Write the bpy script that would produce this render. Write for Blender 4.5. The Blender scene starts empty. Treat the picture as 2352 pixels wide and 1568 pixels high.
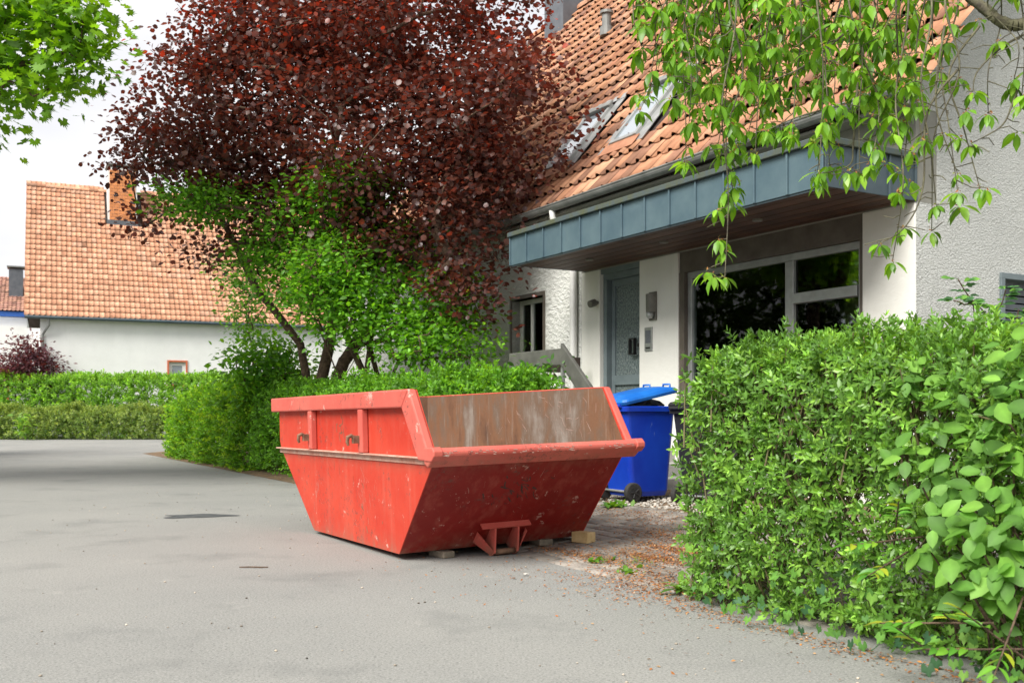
import bpy, bmesh, math, random
import numpy as np
from mathutils import Matrix, Vector
R_ = math.radians
rng = np.random.default_rng(7)
random.seed(7)
scn = bpy.context.scene
col = scn.collection

# ------------------------------------------------------------------ camera
CAM_H = 1.08
cam = bpy.data.cameras.new('camera')
cam.lens = 35.0; cam.sensor_width = 36.0; cam.shift_y = 0.0693
cam.clip_start = 0.05; cam.clip_end = 3000
cam.dof.use_dof = True; cam.dof.focus_distance = 7.6; cam.dof.aperture_fstop = 5.0
camo = bpy.data.objects.new('camera', cam); col.objects.link(camo)
camo.location = (0, 0, CAM_H); camo.rotation_euler = (R_(90), 0, 0)
scn.camera = camo

# ------------------------------------------------------------------ light
SUN_EL, SUN_AZ = 46.0, -140.0          # azimuth from +Y, clockwise: light comes from the left, a little behind
world = bpy.data.worlds.new('World'); scn.world = world; world.use_nodes = True
nt = world.node_tree; nt.nodes.clear()
out = nt.nodes.new('ShaderNodeOutputWorld'); bg = nt.nodes.new('ShaderNodeBackground')
sky = nt.nodes.new('ShaderNodeTexSky'); sky.sky_type = 'NISHITA'; sky.sun_disc = False
sky.sun_elevation = R_(SUN_EL); sky.sun_rotation = R_(SUN_AZ); sky.air_density = 1.0; sky.dust_density = 3.0
bw = nt.nodes.new('ShaderNodeRGBToBW')
skm = nt.nodes.new('ShaderNodeMath'); skm.operation = 'MULTIPLY'; skm.inputs[1].default_value = 0.008
tc = nt.nodes.new('ShaderNodeTexCoord')
mp = nt.nodes.new('ShaderNodeMapping'); mp.inputs['Scale'].default_value = (1, 1, 3.2)
no = nt.nodes.new('ShaderNodeTexNoise'); no.inputs['Scale'].default_value = 1.7; no.inputs['Detail'].default_value = 6; no.inputs['Roughness'].default_value = .5
rp = nt.nodes.new('ShaderNodeValToRGB')
rp.color_ramp.elements[0].position = .36; rp.color_ramp.elements[0].color = (.255, .26, .285, 1)
rp.color_ramp.elements[1].position = .58; rp.color_ramp.elements[1].color = (.35, .35, .357, 1)
addn = nt.nodes.new('ShaderNodeMix'); addn.data_type = 'RGBA'; addn.blend_type = 'ADD'; addn.inputs['Factor'].default_value = 1
L = nt.links.new
L(sky.outputs[0], bw.inputs[0]); L(bw.outputs[0], skm.inputs[0])
L(tc.outputs['Generated'], mp.inputs['Vector']); L(mp.outputs[0], no.inputs['Vector']); L(no.outputs[0], rp.inputs[0])
L(rp.outputs[0], addn.inputs['A']); L(skm.outputs[0], addn.inputs['B'])
L(addn.outputs['Result'], bg.inputs['Color']); bg.inputs['Strength'].default_value = 1.0
L(bg.outputs[0], out.inputs[0])

sun = bpy.data.lights.new('sun', 'SUN'); sun.energy = 2.2; sun.angle = R_(34); sun.color = (1, .96, .9)
suno = bpy.data.objects.new('sun', sun); col.objects.link(suno)
_a, _e = R_(SUN_AZ), R_(SUN_EL)
_d = Vector((math.sin(_a)*math.cos(_e), math.cos(_a)*math.cos(_e), math.sin(_e)))
suno.rotation_euler = _d.to_track_quat('Z', 'Y').to_euler(); suno.location = (-20, -5, 30)
scn.view_settings.view_transform = 'Standard'; scn.view_settings.look = 'None'
scn.view_settings.gamma = 1.0; scn.view_settings.use_curve_mapping = False
scn.view_settings.exposure = 1.52
scn.render.engine = 'CYCLES'; scn.cycles.use_denoising = True

# ------------------------------------------------------------------ helpers
FPX = 2287.0
def at(x, y, d):                       # a point at depth d seen at (x, y) of the 2352-wide photograph
    return np.array([(x-1176)/FPX*d, d, CAM_H+(947-y)/FPX*d])
def in_frame(P):
    y = np.maximum(P[:, 1], .05); u = P[:, 0]/y*FPX+1176; v = 947-(P[:, 2]-CAM_H)/y*FPX
    return (P[:, 1] > .3) & (u > -20) & (u < 2372) & (v > -20) & (v < 1588)

def tag(o, label=None, cat=None, group=None, kind=None):
    if label: o['label'] = label
    if cat: o['category'] = cat
    if group: o['group'] = group
    if kind: o['kind'] = kind
    return o
def thing(name, loc, label, cat, rz=0, group=None, rot=None):
    o = bpy.data.objects.new(name, None); col.objects.link(o)
    o.empty_display_size = .2
    o.location = loc; o.rotation_euler = rot if rot else (0, 0, rz)
    tag(o, label, cat, group); return o
def wmat(o):
    m = Matrix.LocRotScale(o.location, o.rotation_euler, None)
    return (wmat(o.parent) @ m) if o.parent else m
def link(name, me, mat, parent=None, kind=None, label=None):
    o = bpy.data.objects.new(name, me); col.objects.link(o)
    if mat and not me.materials: me.materials.append(mat)
    if parent: o.parent = parent
    if kind: o['kind'] = kind
    if label: o['label'] = label
    return o

class MB:
    def __init__(s): s.v = []; s.f = []; s.c = []
    def add(s, vs, fs, c=None):
        b = len(s.v); s.v += [tuple(v) for v in vs]; s.f += [tuple(b+i for i in f) for f in fs]
        s.c += [c or (1, 1, 1)]*len(vs); return s
    def box(s, x0, x1, y0, y1, z0, z1, M=None, c=None):
        vs = [Vector((x, y, z)) for z in (z0, z1) for y in (y0, y1) for x in (x0, x1)]
        if M: vs = [M @ v for v in vs]
        return s.add(vs, [(0, 2, 3, 1), (4, 5, 7, 6), (0, 1, 5, 4), (2, 6, 7, 3), (0, 4, 6, 2), (1, 3, 7, 5)], c)
    def prism(s, poly, e, axis='y', M=None):            # poly: 2-D points; e: (from, to) along axis
        def P(a, b, t): return Vector({'y': (a, t, b), 'x': (t, a, b), 'z': (a, b, t)}[axis])
        n = len(poly); vs = [P(a, b, e[0]) for a, b in poly]+[P(a, b, e[1]) for a, b in poly]
        if M: vs = [M @ v for v in vs]
        return s.add(vs, [tuple(range(n)), tuple(range(2*n-1, n-1, -1))]+[(i, i+n, (i+1) % n+n, (i+1) % n) for i in range(n)])
    def tube(s, pts, rad, n=8, cap=True):
        pts = [Vector(p) for p in pts]; m = len(pts)
        if not hasattr(rad, '__len__'): rad = [rad]*m
        rings = []; up = None
        for i, p in enumerate(pts):
            t = (pts[min(i+1, m-1)]-pts[max(i-1, 0)])
            if t.length < 1e-9: t = Vector((0, 0, 1))
            t.normalize()
            if up is None: up = Vector((0, 0, 1)) if abs(t.z) < .9 else Vector((1, 0, 0))
            a = t.cross(up)
            if a.length < 1e-6: a = t.orthogonal()
            a.normalize(); b = a.cross(t); up = b
            rings.append([p+(a*math.cos(2*math.pi*k/n)+b*math.sin(2*math.pi*k/n))*rad[i] for k in range(n)])
        vs = [v for r in rings for v in r]; fs = []
        for i in range(m-1):
            for k in range(n): fs.append((i*n+k, i*n+(k+1) % n, (i+1)*n+(k+1) % n, (i+1)*n+k))
        if cap: fs += [tuple(range(n-1, -1, -1)), tuple((m-1)*n+k for k in range(n))]
        return s.add(vs, fs)
    def loft(s, rings, cap=True):
        n = len(rings[0]); vs = [v for r in rings for v in r]; fs = []
        for i in range(len(rings)-1):
            for k in range(n): fs.append((i*n+k, i*n+(k+1) % n, (i+1)*n+(k+1) % n, (i+1)*n+k))
        if cap: fs += [tuple(range(n-1, -1, -1)), tuple((len(rings)-1)*n+k for k in range(n))]
        return s.add(vs, fs)
    def mesh(s, name, smooth=False):
        me = bpy.data.meshes.new(name); me.from_pydata(s.v, [], s.f); me.update()
        if smooth: me.polygons.foreach_set('use_smooth', [True]*len(me.polygons))
        a = me.color_attributes.new('tone', 'FLOAT_COLOR', 'POINT')
        a.data.foreach_set('color', [x for c in s.c for x in (c[0], c[1], c[2], 1)])
        return me
    def build(s, name, mat, parent=None, bevel=0, smooth=False, kind=None, label=None, seg=2):
        me = s.mesh(name, smooth)
        bm = bmesh.new(); bm.from_mesh(me); bmesh.ops.recalc_face_normals(bm, faces=bm.faces); bm.to_mesh(me); bm.free()
        o = link(name, me, mat, parent, kind, label)
        if bevel:
            b = o.modifiers.new('bevel', 'BEVEL'); b.width = bevel; b.segments = seg; b.limit_method = 'ANGLE'; b.angle_limit = R_(35)
        return o
def np_mesh(name, V, F, C, smooth=False):
    """V (n,3), F (m,k) uniform polygons, C (n,3) colours."""
    me = bpy.data.meshes.new(name); n, m, k = len(V), len(F), F.shape[1]
    me.vertices.add(n); me.vertices.foreach_set('co', np.ascontiguousarray(V, dtype=np.float32).ravel())
    me.loops.add(m*k); me.loops.foreach_set('vertex_index', np.ascontiguousarray(F, dtype=np.int32).ravel())
    me.polygons.add(m); me.polygons.foreach_set('loop_start', np.arange(0, m*k, k, dtype=np.int32))
    me.polygons.foreach_set('loop_total', np.full(m, k, dtype=np.int32))
    if smooth: me.polygons.foreach_set('use_smooth', np.ones(m, dtype=bool))
    me.update(calc_edges=True)
    a = me.color_attributes.new('tone', 'FLOAT_COLOR', 'POINT')
    a.data.foreach_set('color', np.ascontiguousarray(np.hstack([C, np.ones((n, 1))]), dtype=np.float32).ravel())
    return me

def scatter(parent, single, mass, tmpl, Rm, P, S, C, mat, keep=0, smooth=False, nvar=10):
    """Place copies of a template (V, F). The `keep` copies that show largest become objects of their own
    (name `single`, sharing mesh data); the rest is one mesh `mass` tagged stuff.  P, Rm are in the parent's space."""
    V, F = tmpl; n = len(P)
    vf = 1+.28*(np.abs(V[:, 1:2]) < 1e-6) if mass in ('foliage', 'crown') else np.ones((len(V), 1))
    if np.ndim(S) == 0: S = np.full(n, S)
    idx = np.zeros(n, bool)
    if keep:
        M = np.array(wmat(parent)) if parent else np.eye(4)
        W = P @ M[:3, :3].T+M[:3, 3]
        sc_ = np.where(in_frame(W), S/np.maximum(W[:, 1], .1), 0)
        order = np.argsort(-sc_)[:keep]; order = order[sc_[order] > 0]; idx[order] = True
        srt = np.argsort(C[order].sum(1)); groups = np.array_split(order[srt], nvar)
        for g in groups:
            if not len(g): continue
            me = np_mesh(single, V, F, np.repeat(C[g].mean(0)[None], len(V), 0)*vf, smooth); me.materials.append(mat)
            for i in g:
                o = bpy.data.objects.new(single, me); col.objects.link(o); o.parent = parent
                m4 = np.eye(4); m4[:3, :3] = Rm[i]*S[i]; m4[:3, 3] = P[i]
                o.matrix_basis = Matrix(m4.tolist())
    r = ~idx
    if r.sum() and mass:
        Rr, Pr, Sr, Cr = Rm[r], P[r], S[r], C[r]
        W = np.einsum('nij,vj->nvi', Rr*Sr[:, None, None], V)+Pr[:, None]
        k = len(V); FF = (F[None]+(np.arange(len(Pr))*k)[:, None, None]).reshape(-1, F.shape[1])
        me = np_mesh(mass, W.reshape(-1, 3), FF, np.repeat(Cr, k, 0)*np.tile(vf, (len(Pr), 1)), smooth); me.materials.append(mat)
        return link(mass, me, None, parent, 'stuff')

def nrm(a): return a/np.maximum(np.linalg.norm(a, axis=-1, keepdims=True), 1e-9)
def frames(D, N):                        # columns: direction, side, normal
    x = nrm(D); y = nrm(np.cross(N, x)); z = np.cross(x, y)
    return np.stack([x, y, z], -1)
def rdir(n): return nrm(rng.normal(size=(n, 3)))

# ------------------------------------------------------------------ materials
def material(name):
    m = bpy.data.materials.new(name); m.use_nodes = True
    t = m.node_tree; b = t.nodes['Principled BSDF']; return m, t, b
def N(t, kind, **kw):
    n = t.nodes.new(kind)
    for k, v in kw.items():
        if k in n.inputs: n.inputs[k].default_value = v
        else: setattr(n, k, v)
    return n
def coords(t, scale=(1, 1, 1), world=False):
    if world:
        g = t.nodes.new('ShaderNodeNewGeometry'); src = g.outputs['Position']
    else:
        g = t.nodes.new('ShaderNodeTexCoord'); src = g.outputs['Object']
    m = t.nodes.new('ShaderNodeMapping'); m.inputs['Scale'].default_value = scale
    t.links.new(src, m.inputs[0]); return m.outputs[0]
def noise(t, vec, scale, detail=5, rough=.6, dist=0):
    n = N(t, 'ShaderNodeTexNoise', Scale=scale, Detail=detail, Roughness=rough, Distortion=dist); t.links.new(vec, n.inputs['Vector']); return n.outputs['Fac']
def ramp(t, fac, stops):
    r = t.nodes.new('ShaderNodeValToRGB'); e = r.color_ramp.elements
    while len(e) < len(stops): e.new(.5)
    for i, (p, c) in enumerate(stops):
        e[i].position = p; e[i].color = (*c, 1) if hasattr(c, '__len__') else (c, c, c, 1)
    t.links.new(fac, r.inputs[0]); return r.outputs[0]
def mix(t, fac, a, b, mode='MIX'):
    m = t.nodes.new('ShaderNodeMix'); m.data_type = 'RGBA'; m.blend_type = mode
    for s, v in (('Factor', fac), ('A', a), ('B', b)):
        if hasattr(v, 'links') or hasattr(v, 'is_output'): t.links.new(v, m.inputs[s])
        elif s == 'Factor': m.inputs['Factor'].default_value = v
        else: m.inputs[s].default_value = (*v, 1)
    return m.outputs['Result']
def bump(t, b, h, strength=.5, dist=.01):
    n = N(t, 'ShaderNodeBump', Strength=strength, Distance=dist); t.links.new(h, n.inputs['Height']); t.links.new(n.outputs[0], b.inputs['Normal'])
def tone(t):
    a = t.nodes.new('ShaderNodeAttribute'); a.attribute_name = 'tone'; return a.outputs['Color']

def mottled(name, c0, c1, scale=6, rough=.7, bscale=60, bstr=.25, bdist=.004, metal=0, world=False, spec=.5, use_tone=False, lo=.35, hi=.65):
    m, t, b = material(name); v = coords(t, world=world)
    c = ramp(t, noise(t, v, scale, 6), [(lo, c0), (hi, c1)])
    if use_tone: c = mix(t, 1, c, tone(t), 'MULTIPLY')
    t.links.new(c, b.inputs['Base Color']); b.inputs['Roughness'].default_value = rough; b.inputs['Metallic'].default_value = metal
    b.inputs['Specular IOR Level'].default_value = spec
    if bstr: bump(t, b, noise(t, v, bscale, 4), bstr, bdist)
    return m
def leaf_mat(name, rough=.42, trans=.35, tint=(1, 1, 1), spec=.4):
    m, t, b = material(name); o = t.nodes['Material Output']
    c = tone(t); v = coords(t, world=True)
    c = mix(t, 1, c, ramp(t, noise(t, v, 9, 3), [(.3, .78), (.7, 1.15)]), 'MULTIPLY')
    t.links.new(c, b.inputs['Base Color']); b.inputs['Roughness'].default_value = rough; b.inputs['Specular IOR Level'].default_value = spec
    tr = t.nodes.new('ShaderNodeBsdfTranslucent'); t.links.new(mix(t, 1, c, tint, 'MULTIPLY'), tr.inputs['Color'])
    ms = t.nodes.new('ShaderNodeMixShader'); ms.inputs[0].default_value = trans
    t.links.new(b.outputs[0], ms.inputs[1]); t.links.new(tr.outputs[0], ms.inputs[2]); t.links.new(ms.outputs[0], o.inputs['Surface'])
    return m
def plaster(name, c, scale, dist, stain=(.55, .56, .5)):
    m, t, b = material(name); v = coords(t)
    base = ramp(t, noise(t, v, 1.3, 6), [(.3, tuple(x*.9 for x in c)), (.7, c)])
    st = ramp(t, noise(t, coords(t, (2.5, 2.5, .35)), 2.2, 5), [(.55, 0.0), (.8, .35)])
    base = mix(t, st, base, stain)
    t.links.new(base, b.inputs['Base Color']); b.inputs['Roughness'].default_value = .9
    h = noise(t, coords(t, (1, 1, 1.5)), scale, 5, .55, .6)
    bump(t, b, h, 1.0, dist); return m
def glass(name, tint=(.9, .95, .95), rough=0.02, refl=.05):
    m, t, b = material(name); o = t.nodes['Material Output']; t.nodes.remove(b)
    g = N(t, 'ShaderNodeBsdfGlossy', Roughness=rough); tr = t.nodes.new('ShaderNodeBsdfTransparent'); tr.inputs[0].default_value = (*tint, 1)
    f = N(t, 'ShaderNodeFresnel', IOR=1.5); ms = t.nodes.new('ShaderNodeMixShader')
    L(f.outputs[0], ms.inputs[0]) if False else t.links.new(f.outputs[0], ms.inputs[0])
    t.links.new(tr.outputs[0], ms.inputs[1]); t.links.new(g.outputs[0], ms.inputs[2]); t.links.new(ms.outputs[0], o.inputs['Surface'])
    return m

M = {}
# asphalt: pale, dusty, with fine stone speckle, worn pale spots and one dark patched dip
m, t, b = material('asphalt'); v = coords(t, world=True)
c = ramp(t, noise(t, v, .35, 5), [(.3, (.18, .184, .174)), (.7, (.248, .245, .226))])
c = mix(t, ramp(t, noise(t, v, 90, 4, .75), [(.42, .0), (.68, .75)]), c, (.39, .385, .36))
c = mix(t, ramp(t, noise(t, v, 70, 4, .75), [(.32, .8), (.47, .0)]), c, (.07, .072, .07))
c = mix(t, ramp(t, noise(t, coords(t, (1, 1, 1), True), 2.4, 7, .7), [(.62, 0.0), (.74, .4)]), c, (.42, .40, .36))
c = mix(t, ramp(t, noise(t, v, 1.1, 6, .65), [(.28, .5), (.46, 0.0)]), c, (.13, .135, .13))
t.links.new(c, b.inputs['Base Color']); b.inputs['Roughness'].default_value = .88; b.inputs['Specular IOR Level'].default_value = .25
bump(t, b, noise(t, v, 170, 3, .7), .5, .004); M['asphalt'] = m
M['bitumen'] = mottled('old_bitumen', (.04, .045, .048), (.085, .09, .09), 9, .8, 90, .5, .004, world=True)
M['soil'] = mottled('soil', (.10, .065, .035), (.2, .13, .07), 5, .95, 40, .8, .02, world=True)
M['sand'] = mottled('joint_sand', (.02, .018, .014), (.045, .04, .03), 9, .95, 120, .6, .004, world=True)
M['meadow'] = mottled('meadow', (.04, .06, .02), (.09, .11, .035), .5, .95, 20, .8, .03, world=True)
M['paver'] = mottled('concrete_paver', (.20, .185, .165), (.33, .305, .27), 4, .9, 180, .5, .002, world=True, use_tone=True)
M['gravel'] = mottled('gravel', (.3, .29, .26), (.6, .57, .52), 12, .9, 90, .3, .002, world=True, use_tone=True)
M['rough_plaster'] = plaster('rough_plaster', (.69, .70, .665), 38, .042)
M['trowel_plaster'] = plaster('trowelled_plaster', (.68, .69, .65), 12, .05)
M['smooth_plaster'] = plaster('smooth_plaster', (.76, .755, .70), 9, .004, (.6, .58, .5))
M['far_plaster'] = plaster('white_render', (.87, .87, .85), 30, .003, (.7, .7, .67))
M['fascia'] = mottled('beige_board', (.22, .215, .185), (.30, .29, .25), 3, .7, 30, .2)
M['tile'] = mottled('clay_tile', (.72, .7, .68), (1.0, 1.0, 1.0), 5, .8, 60, .3, .004, world=True, use_tone=True, spec=.25)
M['deck'] = mottled('roof_deck', (.03, .02, .016), (.05, .035, .03), 5, .95)
M['zinc'] = mottled('zinc', (.075, .125, .155), (.115, .175, .20), 2.2, .42, 40, .08, .002, metal=.25)
M['zinc_dark'] = mottled('zinc_dark', (.05, .075, .09), (.075, .105, .12), 3, .5, 40, .1, .002, metal=.2)
M['zinc_moss'] = mottled('zinc_moss', (.075, .085, .045), (.06, .085, .095), 7, .7, 60, .4, .004)
M['gutter'] = mottled('gutter_zinc', (.16, .165, .155), (.26, .265, .25), 5, .55, 40, .15, .002, metal=.2)
M['plank'] = mottled('soffit_wood', (.045, .019, .010), (.095, .04, .02), 4, .6, 60, .3, .003, use_tone=True)
M['brown_frame'] = mottled('brown_frame', (.085, .07, .055), (.13, .11, .09), 5, .55, 60, .2)
M['grey_frame'] = mottled('aluminium_frame', (.30, .31, .30), (.40, .41, .40), 6, .4, 60, .05, metal=.4)
M['white_frame'] = mottled('white_frame', (.7, .7, .67), (.8, .8, .77), 6, .45, 60, .05)
M['blue_grey'] = mottled('blue_grey_frame', (.13, .165, .175), (.17, .21, .22), 5, .45, 60, .08)
M['rail'] = mottled('railing_board', (.075, .075, .066), (.115, .115, .10), 6, .6, 60, .2)
M['rail_brown'] = mottled('railing_board_brown', (.045, .032, .025), (.07, .05, .04), 6, .6, 60, .2)
M['concrete'] = mottled('concrete', (.25, .25, .24), (.38, .37, .35), 5, .9, 80, .5, .004)
M['dark'] = mottled('dark_room', (.20, .135, .085), (.28, .19, .12), 3, .9)
M['curtain'] = mottled('curtain', (.22, .19, .1), (.3, .26, .15), 5, .9, 30, .3)
M['lamp_grey'] = mottled('lamp_grey', (.13, .125, .105), (.2, .19, .165), 8, .6, 80, .2)
M['steel'] = mottled('steel', (.3, .31, .3), (.42, .43, .42), 8, .4, 60, .05, metal=.5)
M['black'] = mottled('black_plastic', (.012, .012, .013), (.022, .022, .022), 8, .5, 60, .1)
M['tyre'] = mottled('tyre_rubber', (.015, .015, .015), (.035, .033, .03), 12, .8, 60, .3)
M['orange_trim'] = mottled('orange_trim', (.5, .12, .045), (.6, .16, .07), 6, .6)
M['chimney_brick'] = mottled('chimney_clinker', (.55, .2, .06), (.68, .27, .1), 6, .75, 60, .3, .003, world=True, use_tone=True)
M['slate_grey'] = mottled('slate_grey', (.09, .1, .115), (.13, .14, .155), 4, .6)
M['blue_trim'] = mottled('blue_trim', (.02, .09, .35), (.03, .13, .45), 4, .6)
M['wood_block'] = mottled('cut_timber', (.5, .34, .15), (.66, .48, .24), 14, .8, 90, .5, .003)
M['wood_old'] = mottled('weathered_timber', (.13, .11, .08), (.24, .2, .15), 14, .9, 90, .6, .003)
M['bark'] = mottled('bark', (.06, .038, .024), (.17, .11, .07), 14, .9, 50, 1, .02, world=True)
M['bark_grey'] = mottled('cherry_bark', (.06, .05, .035), (.16, .15, .085), 16, .85, 60, .8, .006, world=True)
M['stem'] = mottled('green_stem', (.10, .09, .04), (.16, .13, .06), 10, .8, 0, 0, world=True)
M['glass'] = glass('window_glass'); 
m, t, b = material('skylight_glass'); b.inputs['Base Color'].default_value = (.25, .3, .34, 1); b.inputs['Roughness'].default_value = .04
b.inputs['Specular IOR Level'].default_value = 1.0; b.inputs['Coat Weight'].default_value = 1; b.inputs['Coat IOR'].default_value = 2.6; M['sky_glass'] = m
m, t, b = material('relief_glass'); v = coords(t)
cc = ramp(t, noise(t, coords(t, (1, 1, .6)), 55, 3), [(.38, (.07, .095, .10)), (.62, (.22, .27, .265))])
t.links.new(cc, b.inputs['Base Color']); b.inputs['Roughness'].default_value = .18; b.inputs['Specular IOR Level'].default_value = .8
bump(t, b, noise(t, coords(t, (1.6, 1, .55)), 42, 3, .5, 1.5), .9, .012); M['relief_glass'] = m
# skip paint: sun-faded red with scuffs, chips to primer and rust, dust in the lower part
def paint(name, base, fade, extra):
    m, t, b = material(name); v = coords(t)
    c = ramp(t, noise(t, v, 1.6, 5), [(.3, base), (.72, fade)])
    streak = ramp(t, noise(t, coords(t, (5, 5, .5)), 2.5, 6), [(.5, 0.0), (.85, .35)])
    c = mix(t, streak, c, (.52, .17, .12))
    sv = N(t, 'ShaderNodeTexNoise', Scale=3.2, Detail=2, Roughness=.4); t.links.new(coords(t, (6, 6, 1.1)), sv.inputs['Vector'])
    scr = ramp(t, noise(t, coords(t, (1, 1, 1)), 16, 9, .85), [(.545, 0.0), (.58, .85*extra)])
    region = ramp(t, noise(t, v, 2.1, 2), [(.5, 0.0), (.58, 1.0)])
    scr2 = mix(t, 1, scr, region, 'MULTIPLY')
    c = mix(t, scr2, c, (.10, .055, .045))
    chip = ramp(t, noise(t, v, 7.5, 8, .75), [(.615, 0.0), (.63, .8*extra)])
    c = mix(t, chip, c, (.6, .38, .32))
    # dirt caught under the flange and splashed along the bottom edge
    sp = t.nodes.new('ShaderNodeSeparateXYZ'); tcn = t.nodes.new('ShaderNodeTexCoord'); t.links.new(tcn.outputs['Object'], sp.inputs[0])
    band = ramp(t, sp.outputs['Z'], [(0.0, .75), (.07, .25), (.16, 0.0), (.58, 0.0), (.69, .45), (.71, .1), (.80, .0)])
    dirt = mix(t, 1, band, ramp(t, noise(t, coords(t, (4, 4, 1.2)), 3.0, 6, .7), [(.38, 0.0), (.62, 1.0)]), 'MULTIPLY')
    c = mix(t, dirt, c, (.26, .13, .085))
    t.links.new(c, b.inputs['Base Color']); b.inputs['Roughness'].default_value = .5
    b.inputs['Specular IOR Level'].default_value = .32
    r = ramp(t, noise(t, v, 5, 5), [(.3, .42), (.7, .66)]); t.links.new(r, b.inputs['Roughness'])
    bump(t, b, noise(t, v, 3.2, 4), .25, .02); return m
M['skip_red'] = paint('skip_red_paint', (.44, .028, .014), (.53, .062, .032), 1.0)
M['skip_rim'] = paint('skip_rim_paint', (.50, .085, .065), (.60, .14, .105), 1.0)
M['skip_shaded'] = paint('skip_shaded_paint', (.19, .007, .005), (.26, .012, .008), .8)  # darker copy of the side red, with the front slope's shade in its colour
M['skip_dusty'] = mottled('dusty_flange', (.48, .2, .14), (.55, .38, .3), 8, .8, 60, .3, .003)
m, t, b = material('skip_inside'); v = coords(t)
c = ramp(t, noise(t, coords(t, (1, 1, .45)), 2.4, 7, .65), [(.3, (.09, .05, .036)), (.46, (.22, .11, .06)), (.55, (.18, .12, .085)), (.68, (.32, .28, .245))])
c = mix(t, ramp(t, noise(t, coords(t, (9, 9, .8)), 2.2, 5, .7), [(.55, 0.0), (.8, .5)]), c, (.42, .38, .33))
c = mix(t, ramp(t, noise(t, v, 26, 6, .8), [(.66, 0.0), (.72, .6)]), c, (.5, .46, .4))
t.links.new(c, b.inputs['Base Color']); b.inputs['Roughness'].default_value = .55; b.inputs['Metallic'].default_value = .2
bump(t, b, noise(t, v, 6, 6), .35, .015); M['skip_inside'] = m
M['scr_pale'] = mottled('bare_scratch', (.42, .22, .17), (.55, .42, .36), 30, .6, 0, 0)
M['scr_soft'] = mottled('soft_scratch', (.5, .12, .09), (.55, .26, .2), 30, .6, 0, 0)
M['scr_dark'] = mottled('tar_scrape', (.035, .022, .02), (.09, .03, .025), 30, .7, 0, 0)
M['rusty'] = mottled('rusty_steel', (.12, .06, .035), (.26, .15, .09), 14, .8, 60, .5, .004)
m, t, b = material('blue_plastic'); v = coords(t)
c = ramp(t, noise(t, v, 3, 5), [(.3, (.004, .03, .36)), (.7, (.008, .055, .46))])
c = mix(t, ramp(t, noise(t, coords(t, (30, 30, 3)), 1.6, 3, .6), [(.72, 0.0), (.78, .7)]), c, (.3, .4, .55))
t.links.new(c, b.inputs['Base Color']); b.inputs['Roughness'].default_value = .38; M['blue'] = m
M['blue_lid'] = mottled('blue_lid_plastic', (.006, .10, .42), (.012, .15, .52), 4, .4, 40, .05)
M['litter'] = leaf_mat('blossom_litter', .8, .1)
M['leaf_privet'] = leaf_mat('privet_leaf', .34, .30, (1.5, 1.35, .5))
M['leaf_green'] = leaf_mat('green_leaf', .45, .48, (1.5, 1.35, .4))
M['leaf_far'] = leaf_mat('hedge_leaf', .5, .45, (1.5, 1.35, .5))
M['leaf_cherry'] = leaf_mat('cherry_leaf', .32, .42, (1.5, 1.35, .4))
M['leaf_maple'] = leaf_mat('maple_leaf', .45, .5, (1.5, 1.4, .4))
M['leaf_purple'] = leaf_mat('purple_leaf', .36, .36, (2.1, .8, .5), .6)
M['leaf_big'] = leaf_mat('dogwood_leaf', .5, .4, (1.4, 1.3, .5), .3)

# ------------------------------------------------------------------ frames of the place
AX = Vector((-.501, .8655, 0)).normalized(); BX = Vector((AX.y, -AX.x, 0))
RZ = math.atan2(AX.y, AX.x)
HC = Vector((3.729, 9.2, 0))                    # near corner of the rendered house; +x runs along its front, +y out of the front
def hw(s, o, z=0): return HC+AX*s-BX*o+Vector((0, 0, z))
def slope_z(o):                                  # forecourt and garden rise gently to the house
    return -.010+max(0, min(4.03-o, 3.2))*.0625

# ------------------------------------------------------------------ setting
def sheet(name, pts, mat, label=None, kind='structure', parent=None):
    b = MB(); b.add(pts, [tuple(range(len(pts)))]); return b.build(name, mat, parent, kind=kind)
sheet('ground', [(-900, -300, -.03), (900, -300, -.03), (900, 1500, -.03), (-900, 1500, -.03)], M['meadow'])
sheet('road', [(-60, -12, 0), (9, -12, 0), (9, 8, 0), (2, 12, 0), (-8, 39.6, 0), (-60, 40.5, 0)], M['asphalt'])
ap = MB(); pa = at(450, 1185, 10.38)
ap.add([(pa[0]+.34*math.cos(a)*(1+.25*math.sin(3*a+1)+.12*math.sin(7*a)), pa[1]+.2*math.sin(a)*(1+.3*math.sin(2*a)+.15*math.sin(5*a)), .004) for a in np.linspace(0, 2*math.pi, 28, endpoint=False)], [tuple(range(28))])
ap.build('asphalt_patch', M['bitumen'], None, kind='structure')
gb = MB()
for s0, s1, of in ((-9, 2.62, 4.03), (2.62, 21.5, 3.12)):
    P = []
    for o in (of, .83, -.2):
        zz = .004 if o == of and of < 4 else slope_z(o); P += [hw(s0, o, zz), hw(s1, o, zz)]
    gb.add(P, [(0, 1, 3, 2), (2, 3, 5, 4)])
gb.build('garden_bed', M['soil'], None, kind='structure')
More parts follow.
